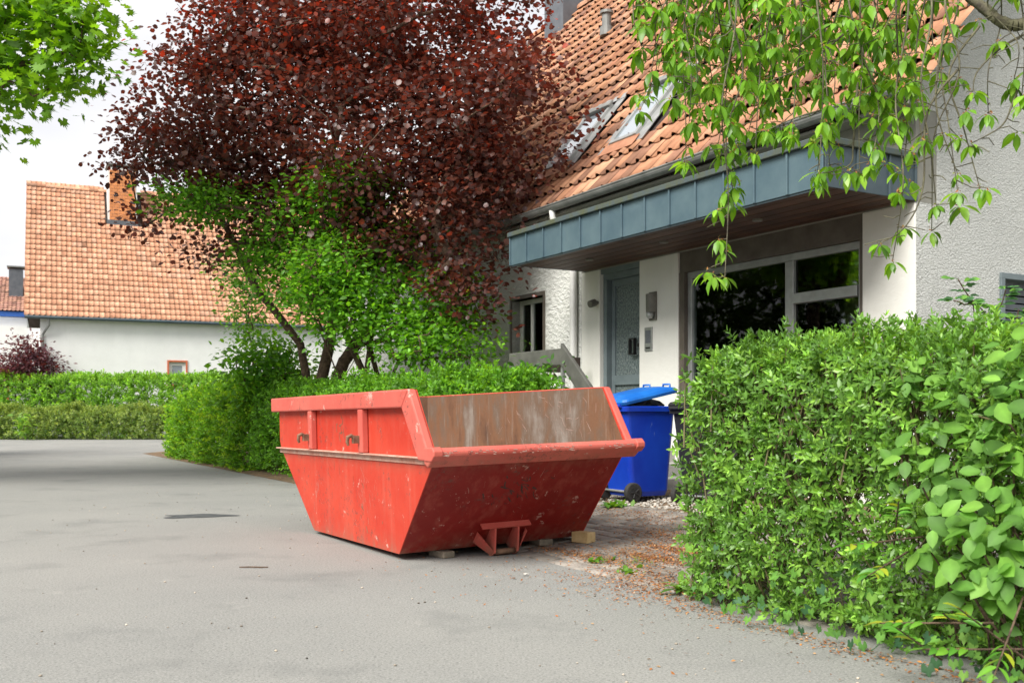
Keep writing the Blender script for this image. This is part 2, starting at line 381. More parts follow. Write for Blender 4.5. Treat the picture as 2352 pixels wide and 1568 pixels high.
# paved forecourt: a bed of sand with the pavers as pieces
P = [hw(s, o, slope_z(o)+.005) for s, o in ((-2.6, 4.03), (2.6, 4.03), (2.6, 1.75), (-2.6, 1.75))]
fc = sheet('forecourt', P, M['sand'])
bv, bf = [], []
bb = MB(); 
bb.add([(-.113, -.073, -.02), (.113, -.073, -.02), (.113, .073, -.02), (-.113, .073, -.02), (-.113, -.073, .0), (.113, -.073, .0), (.113, .073, 0), (-.113, .073, 0),
        (-.105, -.065, .006), (.105, -.065, .006), (.105, .065, .006), (-.105, .065, .006)],
       [(8, 9, 10, 11), (4, 5, 9, 8), (5, 6, 10, 9), (6, 7, 11, 10), (7, 4, 8, 11), (0, 1, 5, 4), (1, 2, 6, 5), (2, 3, 7, 6), (3, 0, 4, 7)])
Pp, Rp, Cp = [], [], []
row = 0; o = 3.94
while o > 1.78:
    s = -2.5+(.12 if row % 2 else 0)
    while s < 2.55:
        w = hw(s, o, slope_z(o)+.012+random.uniform(-.003, .003)); a = RZ+random.uniform(-.025, .025)
        Rz = (Matrix.Rotation(a, 3, 'Z') @ Matrix.Rotation(-.0625+random.uniform(-.01, .01), 3, 'X') @ Matrix.Rotation(random.uniform(-.008, .008), 3, 'Y'))
        Pp.append(w); Rp.append(np.array(Rz)); g = random.uniform(.6, 1.15); Cp.append((g, g*random.uniform(.96, 1.0), g*random.uniform(.9, 1)))
        s += .24
    o -= .16; row += 1
scatter(fc, 'paver', 'far_paver', (np.array(bb.v), np.array(bb.f)), np.array(Rp), np.array([tuple(p) for p in Pp]), 1.0, np.array(Cp), M['paver'], keep=300)
# gravel strip in front of the house
ico = bmesh.new(); bmesh.ops.create_icosphere(ico, subdivisions=1, radius=1)
IV = np.array([v.co[:] for v in ico.verts])*[1, .8, .6]; IF = np.array([[v.index for v in f.verts] for f in ico.faces]); ico.free()
n = 2600; so = np.c_[rng.uniform(-2.4, 3.0, n), rng.uniform(1.0, 1.95, n)]
Pg = np.array([tuple(hw(a, b_, slope_z(b_)+.006)) for a, b_ in so]); th = rng.uniform(0, 6.3, n)
Rg = np.array([[[math.cos(a), -math.sin(a), 0], [math.sin(a), math.cos(a), 0], [0, 0, 1]] for a in th])
g = rng.uniform(.55, 1.1, n)
gs = scatter(None, 'stone', 'gravel', (IV, IF), Rg, Pg, rng.uniform(.010, .024, n), np.c_[g, g*.97, g*.92], M['gravel'])
tag(gs, 'pale loose gravel under and around the wheeled bins', 'gravel')

# ------------------------------------------------------------------ roof tiles
prof = [(-.004, .014), (.03, 0), (.115, 0), (.142, .03), (.172, .05), (.203, .04), (.228, .016)]
tv = [(x, 0, z*1.15+.026) for x, z in prof]+[(x, .40, z*.3) for x, z in prof]+[(x, 0, z*1.15+.015) for x, z in prof]
tf = [(i, i+1, i+8, i+7) for i in range(6)]+[(i+14, i+15, i+1, i) for i in range(6)]
TILE = (np.array(tv), np.array(tf))
def clay(n, cols, dark):
    base = np.array(cols)[rng.integers(0, len(cols), n)]
    f = rng.normal(1, .1, n).clip(.7, 1.25)
    return base*f[:, None]*np.where(rng.random(n) < dark, .55, 1)[:, None]
def tiles(parent, X0, ncol, nrow, eave, upv, nv, cols, dark, keep, holes=(), cw=.22, rh=.345, flip=1):
    """tiles on a pitched roof in the parent's space; eave = point at x=0, upv = up-slope unit vector, nv = normal"""
    P = []; up = np.array(upv); nv = np.array(nv)
    for r in range(nrow):
        for c_ in range(ncol):
            x = X0+c_*cw; y = r*rh
            if any(a-.1 < x+.11 < b_+.1 and lo-.05 < y+.17 < hi+.05 for a, b_, lo, hi in holes): continue
            P.append(np.array([x+random.uniform(-.006, .006), 0, 0])+np.array(eave)+up*(y+random.uniform(-.012, .012))+nv*random.uniform(0, .008))
    P = np.array(P); n = len(P)
    X = np.array([1., 0, 0])
    Z = np.cross(X, up); Rm = np.repeat(np.stack([X, up, Z], -1)[None], n, 0)
    if np.dot(Z, nv) < 0:
        Rm = np.repeat(np.stack([-X, up, -Z], -1)[None], n, 0)
    jit = rng.normal(0, .012, n)
    for i in range(n):
        ca, sa = math.cos(jit[i]), math.sin(jit[i]); Rm[i] = Rm[i] @ np.array([[ca, -sa, 0], [sa, ca, 0], [0, 0, 1]])
    scatter(parent, 'roof_tile', 'roof_tile_field', TILE, Rm, P, 1.0, clay(n, cols, dark), M['tile'], keep=keep, smooth=False)
def ridge(parent, x0, x1, y, z, cols, step=.34):
    k = 0; x = x0
    while x < x1:
        b = MB(); rr = .13
        ring = lambda xx, r: [(xx, y+r*math.cos(a), z-.05+r*math.sin(a)) for a in np.linspace(-.2, math.pi+.2, 8)]
        c = clay(1, cols, .2)[0]; A0, A1 = ring(x, rr*.93), ring(x+step+.03, rr*1.05)
        b.add(A0+A1, [(i, i+1, i+9, i+8) for i in range(7)]+[tuple(range(8))]+[tuple(range(15, 7, -1))], tuple(c)); b.build('ridge_tile', M['tile'], parent); x += step

# ------------------------------------------------------------------ the rendered house
house = thing('house', HC, 'white rendered house with steep red tiled roof, zinc canopy and skylights behind the skip', 'house', RZ)
TAN = 1.2; PIT = math.atan(TAN); CP, SP = math.cos(PIT), math.sin(PIT)
HL, HD, EZ, EO = 15.0, 10.0, 4.0, .3         # length, depth, eave height and overhang
ZF, ZS = .95, 3.03                            # floor, canopy soffit
def zroof(o): return EZ+(EO-o)*TAN
for a, b_ in ((0, .614), (3.405, 4.178), (5.06, 5.5)):
    w = MB(); w.box(a, b_, -.3, 0, 0, 3.03); w.build('entrance_pier', M['smooth_plaster'], house, bevel=.012)
w = MB()
for a, b_, z0, z1 in ((5.5, 6.51, 0, 4.1), (7.44, 15, 0, 4.1), (6.51, 7.44, 0, 1.85), (6.51, 7.44, 2.83, 4.1)): w.box(a, b_, -.3, -.002, z0, z1)
w.build('front_wall', M['trowel_plaster'], house)
w = MB(); w.box(0.002, 5.498, -.3, -.004, 3.03, 4.1); w.build('upper_fascia', M['fascia'], house)
w = MB()                                       # gable in pieces round its window
for o0, o1, z0, z1 in ((-.3, -.004, 0, 3.027), (-1.244, -.3, 0, 4.2), (-2.6, -1.244, 2.46, 4.2), (-2.6, -1.244, 0, 1.25), (-10, -2.6, 0, 4.2)):
    w.box(-.004, .25, o0, o1, z0, z1) if o0 < -.3 else w.box(-.006, -.001, o0, o1, z0, z1)
w.prism([(-10, 4.2), (-.31, 4.2), (-.31, zroof(-.31)-.12), (-5, zroof(-5)-.12), (-9.69, zroof(-.31)-.12), (-10, 4.2)][:5], (-.004, .25), 'x')
w.prism([(-.3, 3.9), (-.006, 3.9), (-.006, zroof(0)-.14), (-.3, zroof(-.3)-.14)], (-.005, .25), 'x')
w.build('gable_wall', M['rough_plaster'], house)
w = MB(); w.box(-.0, 15, -10, -9.7, 0, 4.1); w.box(14.75, 15, -9.7, -.3, 0, 4.1)
w.prism([(-9.9, 4.1), (-.1, 4.1), (-5, zroof(-5)-.14)], (14.75, 15), 'x'); w.build('rear_wall', M['rough_plaster'], house)
w = MB(); w.box(.26, 14.7, -9.6, -.31, .8, .95); w.box(.26, 14.7, -3.6, -3.5, .95, 4.0); w.box(.26, 14.7, -9.6, -.31, 3.2, 3.3); w.build('interior', M['dark'], house)
# roof
rf = MB()
for sgn in (1, -1):
    rf.prism([(EO, EZ-.03), (-5, zroof(-5)-.03), (-5, zroof(-5)-.10), (EO, EZ-.10)] if sgn > 0 else [(-10-EO, EZ-.03), (-5, zroof(-5)-.03), (-5, zroof(-5)-.10), (-10-EO, EZ-.10)], (-.14, 15.14), 'x')
roof = rf.build('roof', M['deck'], house)
RC = [(.51, .26, .145), (.47, .23, .13), (.56, .305, .18), (.42, .195, .115), (.52, .295, .19), (.33, .175, .12)]
holes = [(6.27, 6.95, .64/CP, 1.45/CP), (4.63, 5.25, .64/CP, 1.45/CP)]
tiles(roof, -.16, 69, 24, (0, EO, EZ-.02), (0, -CP, SP), (0, SP, CP), RC, .07, 300, holes)
ridge(roof, -.14, 15.1, -5, zroof(-5)+.03, RC)
vb = MB(); vb.prism([(EO, EZ-.16), (EO, EZ+.02), (-5, zroof(-5)+.02), (-5, zroof(-5)-.16)], (-.155, -.142), 'x'); vb.build('verge_board', M['fascia'], roof)
sb = MB(); sb.prism([(EO-.02, EZ-.11), (0.0, EZ-.09), (0.0, EZ-.12), (EO-.02, EZ-.14)], (-.1, 15.1), 'x'); sb.build('eave_soffit', M['fascia'], house)
# gutter: half-round channel
g = MB(); rr = .075; ang = np.linspace(math.pi, 2*math.pi, 9)
rings = []
for s in np.linspace(-.14, 15.1, 24):
    oz = -.0035*(s)                      # slight fall to the outlet
    rings.append([Vector((s, EO+.085+rr*math.cos(a), EZ-.02+oz+rr*math.sin(a))) for a in ang]+[Vector((s, EO+.085+(rr-.006)*math.cos(a), EZ-.02+oz+(rr-.006)*math.sin(a))) for a in ang[::-1]])
g.loft(rings); gut = g.build('gutter', M['gutter'], house, smooth=False)
g = MB(); g.tube([(s, EO+.085+rr, EZ-.018-.0035*s) for s in (-.14, 15.1)], .011, 6); g.build('gutter_bead', M['gutter'], gut)
d_ = MB(); d_.tube([(5.66, EO+.085, EZ-.09), (5.66, EO+.075, EZ-.2), (5.62, .25, 3.62), (5.58, .1, 3.5), (5.56, .07, 3.4)], .045, 12)
d_.build('gutter_outlet', M['white_frame'], gut, smooth=True)
d_ = MB(); d_.tube([(5.60, .07, 3.45), (5.60, .07, .25)], .05, 14); d_.build('downpipe', M['white_frame'], house, smooth=True)
# skylights
for a, b_, lo, hi in holes:
    RM = Matrix.Translation((0, EO, EZ)) @ Matrix(((1, 0, 0, 0), (0, -CP, SP, 0), (0, SP, CP, 0), (0, 0, 0, 1)))
    f = MB(); hh = .085
    f.box(a, a+.06, lo, hi, 0, hh, RM).box(b_-.06, b_, lo, hi, 0, hh, RM).box(a+.06, b_-.06, lo, lo+.07, 0, hh-.004, RM).box(a+.06, b_-.06, hi-.07, hi, 0, hh+.02, RM)
    wn = f.build('skylight', M['grey_frame'], house, bevel=.006)
    f = MB(); f.box(a+.062, b_-.062, lo+.072, hi-.072, .05, .062, RM); f.build('skylight_pane', M['sky_glass'], wn)
    f = MB(); f.box(a-.2, a-.002, lo-.12, hi+.1, .03, .04, RM).box(b_+.002, b_+.2, lo-.12, hi+.1, .03, .04, RM).box(a-.2, b_+.2, hi+.1, hi+.24, .036, .046, RM); f.build('flashing', M['grey_frame'], wn)
    f = MB(); f.box(a-.08, b_+.08, lo-.22, lo-.002, .05, .06, RM, c=(.42, .2, .12)); f.build('apron', M['tile'], wn)
    f = MB(); f.box(a-.02, b_+.02, hi-.09, hi+.03, hh, hh+.04, RM); f.build('hood', M['gutter'], wn, bevel=.01)
# vent pipe and chimney
v0 = Vector((9.45, EO-3.55, zroof(EO-3.55)))
f = MB(); f.tube([v0, v0+Vector((0, 0, .16))], .13, 12); f.tube([v0+Vector((0, 0, .16)), v0+Vector((0, 0, .42))], .09, 12); f.tube([v0+Vector((0, 0, .42)), v0+Vector((0, 0, .47))], .13, 12)
f.build('vent_pipe', M['gutter'], house, smooth=False)
f = MB(); f.box(12.9, 13.7, -5.5, -4.5, zroof(-4.5)-.3, zroof(-5)+.9); ch = f.build('chimney', M['slate_grey'], house)
f = MB(); f.box(12.8, 13.8, -5.6, -4.4, zroof(-5)+.9, zroof(-5)+.98); f.build('chimney_cap', M['gutter'], ch)

# canopy
PJ, CL, CT = 1.2, 5.40, 3.47
cb = MB(); cb.box(.03, CL-.02, .0, PJ-.012, ZS+.03, CT-.02); can = cb.build('canopy', M['zinc_dark'], house)
np_ = 13; pw = CL/np_
for i in range(np_):
    f = MB(); f.box(i*pw+.006, (i+1)*pw-.006, PJ-.012, PJ, ZS+.005, CT-.06).box((i+1)*pw-.012, (i+1)*pw+.012, PJ-.01, PJ+.022, ZS+.004, CT-.062)
    f.build('zinc_panel', M['zinc'], can, bevel=.004)
for s0, mt in ((0.012, 'zinc_dark'), (CL, 'zinc')):
    for a, b_ in ((PJ-.015, PJ-.42), (PJ-.42, PJ-.84), (PJ-.84, .005)):
        f = MB(); f.box(s0-.012, s0, b_+.006, a-.006, ZS+.005, CT-.06).box(s0-.03 if s0 < 1 else s0, s0-.01 if s0 < 1 else s0+.02, b_-.01, b_+.012, ZS+.004, CT-.062)
        f.build('zinc_panel', M['zinc_dark'] if s0 < 1 else M['zinc'], can, bevel=.004)
f = MB(); f.box(-.035, CL+.03, .003, PJ+.045, CT-.06, CT); f.build('coping', M['zinc_moss'], can, bevel=.008)
f = MB(); f.box(0.0, CL, PJ-.03, PJ-.013, ZS-.012, ZS+.006); f.build('edge_strip', M['zinc_dark'], can)
k = 0; o = .01
while o < PJ-.05:
    f = MB(); g_ = random.uniform(.75, 1.15); f.box(.02, CL-.015, o, o+.083, ZS+.008+(k % 2)*.002, ZS+.026, c=(g_, g_, g_)); f.build('soffit_board', M['plank'], can); o += .09; k += 1
for s in (1.4, 2.9, 4.4):
    f = MB(); f.tube([(s, .62, ZS+.01), (s, .62, ZS-.012)], .05, 16); f.build('downlight', M['lamp_grey'], can)

# shop-like window
hd = MB(); hd.box(.616, 3.403, -.22, -.03, 2.78, 3.03); hd.box(3.31, 3.403, -.22, -.02, .4, 2.78); hd.box(.616, .66, -.22, -.02, .4, 2.78); hd.build('window_surround', M['brown_frame'], house)
lw = MB(); lw.box(.616, 3.403, -.26, -.06, 0, 1.0); lw.build('window_base_wall', M['smooth_plaster'], house)
wf = MB()
wf.box(.662, 3.308, -.15, -.07, 2.70, 2.778); wf.box(.662, 3.308, -.15, -.07, 1.0, 1.08); wf.box(3.235, 3.308, -.15, -.072, 1.08, 2.70); wf.box(.662, .72, -.15, -.072, 1.08, 2.70)
wf.box(1.58, 1.70, -.15, -.066, 1.08, 2.70)
win = wf.build('window', M['grey_frame'], house, bevel=.006)
f = MB(); f.box(.722, 1.578, -.145, -.05, 2.235, 2.345); f.build('transom', M['grey_frame'], win, bevel=.006)
for a, b_, z0, z1 in ((1.7, 3.235, 1.08, 2.70), (.722, 1.578, 1.08, 2.235), (.722, 1.578, 2.345, 2.70)):
    f = MB(); f.box(a, b_, -.115, -.105, z0, z1); f.build('pane', M['glass'], win)
f = MB()
for i in range(8): f.tube([(3.22-.03*i, -.32-.02*(i % 2), 1.0), (3.22-.03*i, -.32-.02*(i % 2), 2.75)], .018, 6)
f.build('curtain', M['curtain'], win)
# front door
db = MB(); db.box(4.18, 4.235, -.28, -.06, .95, 2.96); db.box(4.98, 5.058, -.28, -.06, .95, 2.96); db.box(4.235, 4.98, -.28, -.06, 2.88, 2.96)
db.box(4.18, 5.058, -.28, -.02, 2.96, 3.03)
dfr = db.build('door_frame', M['blue_grey'], house, bevel=.006)
dr = MB(); dr.box(4.24, 4.33, -.2, -.14, .97, 2.875); dr.box(4.90, 4.975, -.2, -.14, .97, 2.875); dr.box(4.33, 4.90, -.2, -.14, 2.79, 2.875); dr.box(4.33, 4.90, -.2, -.14, .97, 1.06); dr.box(4.33, 4.90, -.195, -.13, 1.45, 1.58)
door = dr.build('front_door', M['blue_grey'], house, bevel=.005)
for z0, z1 in ((1.06, 1.45), (1.58, 2.79)):
    f = MB(); f.box(4.33, 4.90, -.175, -.165, z0, z1); f.build('relief_pane', M['relief_glass'], door)
f = MB(); hz = 1.96
f.box(4.27, 4.345, -.14, -.125, hz-.1, hz+.1)
for a, b_ in ((4.40, 4.52),): f.box(a, a+.018, -.13, -.08, hz-.12, hz+.1).box(b_-.018, b_, -.13, -.08, hz-.12, hz+.1).box(a, b_, -.13, -.08, hz+.08, hz+.1).box(a, b_, -.13, -.08, hz-.12, hz-.1)
f.box(4.28, 4.33, -.125, -.08, hz-.02, hz+.02); f.box(4.275, 4.29, -.1, -.085, hz-.2, hz-.06); f.build('handle', M['black'], door, bevel=.003)
# small window in the trowelled wall
sw = MB(); sw.box(6.46, 7.49, -.26, .015, 2.83, 2.89); sw.box(6.455, 6.51, -.26, .016, 1.8, 2.83); sw.box(7.44, 7.495, -.26, .016, 1.8, 2.83); sw.box(6.46, 7.49, -.26, .03, 1.79, 1.85)
sw.build('window_reveal', M['brown_frame'], house, bevel=.004)
sf = MB(); sf.box(6.51, 7.44, -.2, -.14, 2.76, 2.83); sf.box(6.51, 7.44, -.2, -.14, 1.85, 1.92); sf.box(6.51, 6.575, -.2, -.141, 1.92, 2.76); sf.box(7.37, 7.44, -.2, -.141, 1.92, 2.76); sf.box(7.06, 7.11, -.2, -.141, 1.92, 2.76)
sw2 = sf.build('window', M['white_frame'], house, bevel=.004)
for a, b_ in ((6.575, 7.06), (7.11, 7.37)):
    f = MB(); f.box(a, b_, -.175, -.168, 1.92, 2.76); f.build('pane', M['glass'], sw2)
# gable window with half-lowered shutter
gw = MB(); gw.box(-.03, .2, -2.6, -1.244, 2.40, 2.46); gw.box(-.032, .2, -1.30, -1.244, 1.25, 2.40); gw.box(-.032, .2, -2.6, -2.54, 1.25, 2.40); gw.box(-.05, .2, -2.6, -1.244, 1.2, 1.25)
gwin = gw.build('window', M['blue_grey'], house, bevel=.004)
for i in range(6):
    f = MB(); f.box(.08, .10, -2.53, -1.31, 2.34-.075*i, 2.40-.075*i); f.build('shutter_slat', M['slate_grey'], gwin)
f = MB(); f.box(.13, .14, -2.53, -1.31, 1.25, 2.4); f.build('pane', M['glass'], gwin)

# wall-mounted things
wl = thing('wall_lamp', hw(3.88, 0, 2.24), 'grey half-round wall lamp on the cream pier beside the front door', 'lamp', RZ)
f = MB(); f.box(-.075, .075, .0, .02, 0, .36); f.build('back_plate', M['lamp_grey'], wl, bevel=.005)
f = MB(); rg = []
for z, r in ((.10, .075), (.33, .078)): rg.append([Vector((r*math.cos(a), .02+r*1.1*math.sin(a), z)) for a in np.linspace(0, math.pi, 12)])
f.loft(rg); f.build('lamp_shade', M['lamp_grey'], wl, smooth=False)
f = MB(); f.tube([(0, .055, .10), (0, .055, .05), (0, .05, .02)], [.05, .05, .03], 14); f.build('sensor', M['steel'], wl, smooth=True)
ic = thing('door_intercom', hw(3.97, 0, 1.86), 'flat metal intercom panel with grey screen on the cream pier below the lamp', 'intercom', RZ)
f = MB(); f.box(-.075, .075, 0, .018, 0, .30); f.build('panel', M['steel'], ic, bevel=.004)
f = MB(); f.box(-.05, .05, .018, .022, .1, .26); f.build('screen', M['slate_grey'], ic)
for x in (-.03, .0, .03):
    f = MB(); f.box(x-.01, x+.01, .018, .026, .03, .05); f.build('button', M['black'], ic)
cm = thing('door_camera', hw(5.1, 0, 2.58), 'small round sensor fixed high on the door frame', 'sensor', RZ)
f = MB(); f.tube([(0, 0, 0), (0, .05, 0)], .025, 12); f.tube([(0, .05, 0), (-.01, .14, -.03)], .05, 14); f.build('housing', M['lamp_grey'], cm, smooth=False)

# entrance steps and railing
st = thing('entrance_steps', hw(4.6, .6, slope_z(.6)), 'grey concrete steps and landing with board handrails leading to the front door', 'steps', RZ)
def stl(s, o, z): return (s-4.6, o-.6, z-slope_z(.6))
f = MB(); f.box(*[x for x in (4.0-4.6, 5.3-4.6)], -.6, .7, -.1, .95-slope_z(.6)); f.build('landing', M['concrete'], st, bevel=.01)
for i in range(5):
    f = MB(); f.box(4.0-4.6-.27*(i+1), 4.0-4.6-.27*i, -.6+.0015*i, .7-.0015*i, -.1, .95-slope_z(.6)-.158*(i+1)); f.build('step', M['concrete'], st, bevel=.008)
def plank_bar(b, p0, p1, h, th_):                 # a board standing on edge between two points (local)
    p0, p1 = Vector(p0), Vector(p1); d = p1-p0; side = Vector((0, 0, 1)).cross(d).normalized()*th_/2; upv = Vector((0, 0, h))
    b.add([p0-side, p0+side, p1+side, p1-side, p0-side+upv, p0+side+upv, p1+side+upv, p1-side+upv], [(0, 1, 2, 3), (4, 7, 6, 5), (0, 4, 5, 1), (1, 5, 6, 2), (2, 6, 7, 3), (3, 7, 4, 0)])
f = MB(); plank_bar(f, stl(5.27, 1.28, 1.655), stl(4.0, 1.28, 1.655), .2, .05); f.build('handrail', M['rail'], st, bevel=.006)
f = MB(); plank_bar(f, stl(4.02, 1.281, 1.65), stl(2.85, 1.281, .64), .27, .05); f.build('stair_handrail', M['rail'], st, bevel=.006)
f = MB(); plank_bar(f, stl(5.22, 1.25, 1.62), stl(5.22, .22, 1.62), .21, .05); f.build('end_handrail', M['rail_brown'], st, bevel=.006)
for s, o, z1 in ((5.2, 1.25, 1.66), (4.05, 1.25, 1.66), (4.65, 1.25, 1.66), (5.2, .3, 1.62)):
    f = MB(); a = stl(s, o, .94); f.box(a[0]-.02, a[0]+.02, a[1]-.02, a[1]+.02, a[2], a[2]+z1-.94); f.build('rail_post', M['steel'], st)

# ------------------------------------------------------------------ the far red-roofed house
F2 = R_(25)
A2 = Vector((-math.sin(F2), math.cos(F2), 0)); B2 = Vector((math.cos(F2), math.sin(F2), 0))
h2o = Vector(((92-1176)/FPX*44.3, 44.3, 0))
far = thing('tiled_house', h2o, 'long white house with plain orange tiled roof and brick chimney beyond the clipped hedges', 'house', F2)   # local x along the front, y into depth
L2, D2, E2, T2 = 17.0, 11.0, 5.35, 1.19
P2 = math.atan(T2); c2, s2 = math.cos(P2), math.sin(P2)
zr2 = lambda y: E2+(y+.3)*T2
w = MB()
for a, b_, z0, z1 in ((0, 5.45, 0, 5.5), (6.2, L2, 0, 5.5), (5.45, 6.2, 0, 2.4), (5.45, 6.2, 3.45, 5.5)): w.box(a, b_, 0, .3, z0, z1)
w.prism([(.3, 0), (D2, 0), (D2, 5.5), (D2/2, zr2(D2/2)-.1), (.3, zr2(.3)-.1)], (0, .3), 'x'); w.prism([(.3, 0), (D2, 0), (D2, 5.5), (D2/2, zr2(D2/2)-.1), (.3, zr2(.3)-.1)], (L2-.3, L2), 'x')
w.box(.3, L2-.3, D2-.3, D2, 0, 5.5); w.build('wall', M['far_plaster'], far)
f = MB(); f.box(-.6, 0-.002, 1.0, 1.3, 0, 4.9); f.build('side_wall', M['far_plaster'], far)
rf = MB(); rf.prism([(-.32, E2-.02), (D2/2, zr2(D2/2)-.02), (D2/2, zr2(D2/2)-.12), (-.32, E2-.12)], (-.62, L2+.3), 'x'); rf.prism([(D2+.3, E2-.02), (D2/2, zr2(D2/2)-.02), (D2/2, zr2(D2/2)-.12), (D2+.3, E2-.12)], (-.62, L2+.3), 'x')
roof2 = rf.build('roof', M['deck'], far)
RC2 = [(.68, .36, .22), (.66, .335, .20), (.70, .38, .24), (.64, .315, .19), (.68, .39, .26)]
ridge_len = (D2/2+.3)/c2
nr = int(ridge_len/.36)+1
chx0, chx1, chy = 3.0, 4.35, D2/2-1.55
tiles(roof2, -.64, 81, nr, (0, -.32, E2), (0, c2, s2), (0, -s2, c2), RC2, .015, 300, [(chx0-.1, chx1+.1, (chy+.3)/c2, 20)], rh=.36)
ridge(roof2, -.62, L2+.2, D2/2, zr2(D2/2)+.05, RC2, .4)
cz0, cz1 = zr2(chy)-.1, zr2(D2/2)+.95
f = MB(); f.box(chx0, chx1, chy+.02, chy+1.3, cz0, cz1); chm = f.build('chimney', M['white_frame'], far)
bw_, bh_ = (chx1-chx0-.16)/5, .155; r = 0; z = cz0+.3
while z < cz1-.2:
    for i in range(6 if r % 2 else 5):
        a = chx0+.08+(i-.5*(r % 2))*bw_; b_ = a+bw_-.012; a = max(a, chx0+.08); b_ = min(b_, chx1-.08)
        if b_-a < .03: continue
        f = MB(); g_ = random.uniform(.85, 1.12); f.box(a, b_, chy-.012, chy+.02, z, z+bh_-.016, c=(g_, g_, g_)); f.build('brick', M['chimney_brick'], chm)
    z += bh_; r += 1
f = MB(); f.box(chx0-.05, chx1+.05, chy-.03, chy+.02, cz0+.02, cz0+.28); f.build('flashing', M['slate_grey'], chm)
f = MB(); f.box(chx0-.06, chx1+.06, chy-.08, chy+1.4, cz1+.12, cz1+.18)
for x in (chx0+.05, chx1-.1):
    for y in (chy+.05, chy+1.2): f.box(x, x+.05, y, y+.05, cz1, cz1+.12)
f.build('chimney_cap', M['gutter'], chm)
f = MB(); f.tube([(-.6, -.4, E2-.06), (L2+.3, -.4, E2-.06)], .075, 8); f.build('gutter', M['zinc_dark'], far)
f = MB(); f.tube([(.35, -.38, E2-.1), (.35, -.3, E2-.4), (.1, -.06, E2-.8), (.1, -.06, 0)], .055, 8); f.build('downpipe', M['gutter'], far)
f = MB(); f.box(5.37, 5.45, -.04, .1, 2.4, 3.53).box(6.2, 6.28, -.04, .1, 2.4, 3.53).box(5.45, 6.2, -.038, .1, 3.45, 3.528); f.box(5.37, 6.28, -.07, .1, 2.3, 2.4); w2 = f.build('window_trim', M['orange_trim'], far)
f = MB(); f.box(5.45, 5.6, .08, .14, 2.4, 3.45).box(6.05, 6.2, .08, .14, 2.4, 3.45).box(5.6, 6.05, .082, .14, 3.28, 3.45).box(5.6, 6.05, .082, .14, 2.4, 2.55); w3 = f.build('window', M['white_frame'], far)
f = MB(); f.box(5.6, 6.05, .11, .12, 2.55, 3.28); f.build('pane', M['sky_glass'], w3)

# ------------------------------------------------------------------ the white house with the blue band, farther left
h3o = Vector(((62-1176)/FPX*58, 58, 0))
w3h = thing('blue_trimmed_house', h3o, 'white house with blue eaves band and orange window trim beside the long tiled house', 'house', F2)
f = MB(); f.box(-14, 0, .0, 9, 0, 6.6); f.build('wall', M['far_plaster'], w3h)
f = MB(); f.box(-14.2, .2, -.35, -.05, 6.62, 6.9); f.build('eaves_band', M['blue_trim'], w3h)
f = MB(); f.prism([(-.4, 6.9), (4.5, 9.4), (9.4, 6.9)], (-14.2, .2), 'x'); r3 = f.build('roof', M['deck'], w3h)
t3 = math.atan2(2.5, 4.9)
tiles(r3, -14.2, 65, 16, (0, -.42, 6.92), (0, math.cos(t3), math.sin(t3)), (0, -math.sin(t3), math.cos(t3)), [(.46, .26, .2), (.5, .28, .2), (.42, .22, .17)], .1, 0)
f = MB(); f.box(-1.0, -.25, 1.6, 2.6, 7.6, 9.6); c3 = f.build('chimney', M['slate_grey'], w3h)
f = MB(); f.box(-1.1, -.15, 1.5, 2.7, 9.7, 9.78); f.build('chimney_cap', M['gutter'], c3)
f = MB(); f.box(-14, .0, -1.1, -.05, 3.75, 6.0); f.build('balcony', M['far_plaster'], w3h)
f = MB(); f.box(-3.2, -.95, -.05, .02, 1.6, 3.6); w4 = f.build('window_trim', M['orange_trim'], w3h)
f = MB(); f.box(-3.05, -1.1, -.08, -.06, 1.7, 3.45); f.build('pane', M['sky_glass'], w4)

# ------------------------------------------------------------------ the red skip
SK = thing('skip', (-.824, 7.27, .048), 'red steel skip with rusty brown inside and lowered front lip on the asphalt', 'skip', rot=(-.022, .009, RZ))
W = 1.6                                             # y from 0 (near side) to -W
side = [(0, 0), (1.885, 0), (2.80, .71), (2.84, .78), (2.84, 1.19), (-.36, 1.19), (-.655, .74)]
th = .008
f = MB(); f.prism(side, (-th, 0)); f.build('side_wall', M['skip_red'], SK)
f = MB(); f.prism(side, (-W, -W+th)); f.build('side_wall', M['skip_red'], SK)
def plate(p0, p1, t_, y0, y1):                     # a plate between two profile points, thickness t_ towards its left
    d = Vector((p1[0]-p0[0], p1[1]-p0[1])).normalized(); nn = Vector((-d.y, d.x))*t_
    return [p0, p1, (p1[0]+nn.x, p1[1]+nn.y), (p0[0]+nn.x, p0[1]+nn.y)]
f = MB(); f.prism(plate((-.655, .74), (0, 0), th, 0, 0), (-W+th, -th)); f.build('front_wall', M['skip_shaded'], SK, label='red front of the skip, its shade painted into the colour, with dark scrapes')
f = MB(); f.prism(plate((1.885, 0), (2.80, .71), th, 0, 0), (-W+th, -th)); f.prism(plate((2.80, .71), (2.84, .78), th, 0, 0), (-W+th, -th)); f.prism(plate((2.84, .78), (2.84, 1.19), th, 0, 0), (-W+th, -th)); f.build('rear_wall', M['skip_red'], SK)
f = MB(); f.box(0, 1.885, -W+th, -th, 0, th); f.build('floor', M['skip_red'], SK)
ins = [(.012, .012), (1.875, .012), (2.785, .72), (2.825, .785), (2.825, 1.185), (-.355, 1.185), (-.635, .742)]
f = MB(); f.prism(ins, (-th-.004, -th-.001)); f.prism(ins, (-W+th+.001, -W+th+.004))
f.prism(plate((-.635, .745), (.012, .014), .003, 0, 0), (-W+th+.005, -th-.005)); f.prism(plate((1.875, .014), (2.785, .72), .003, 0, 0), (-W+th+.005, -th-.005)); f.prism(plate((2.825, .785), (2.825, 1.185), .003, 0, 0), (-W+th+.005, -th-.005))
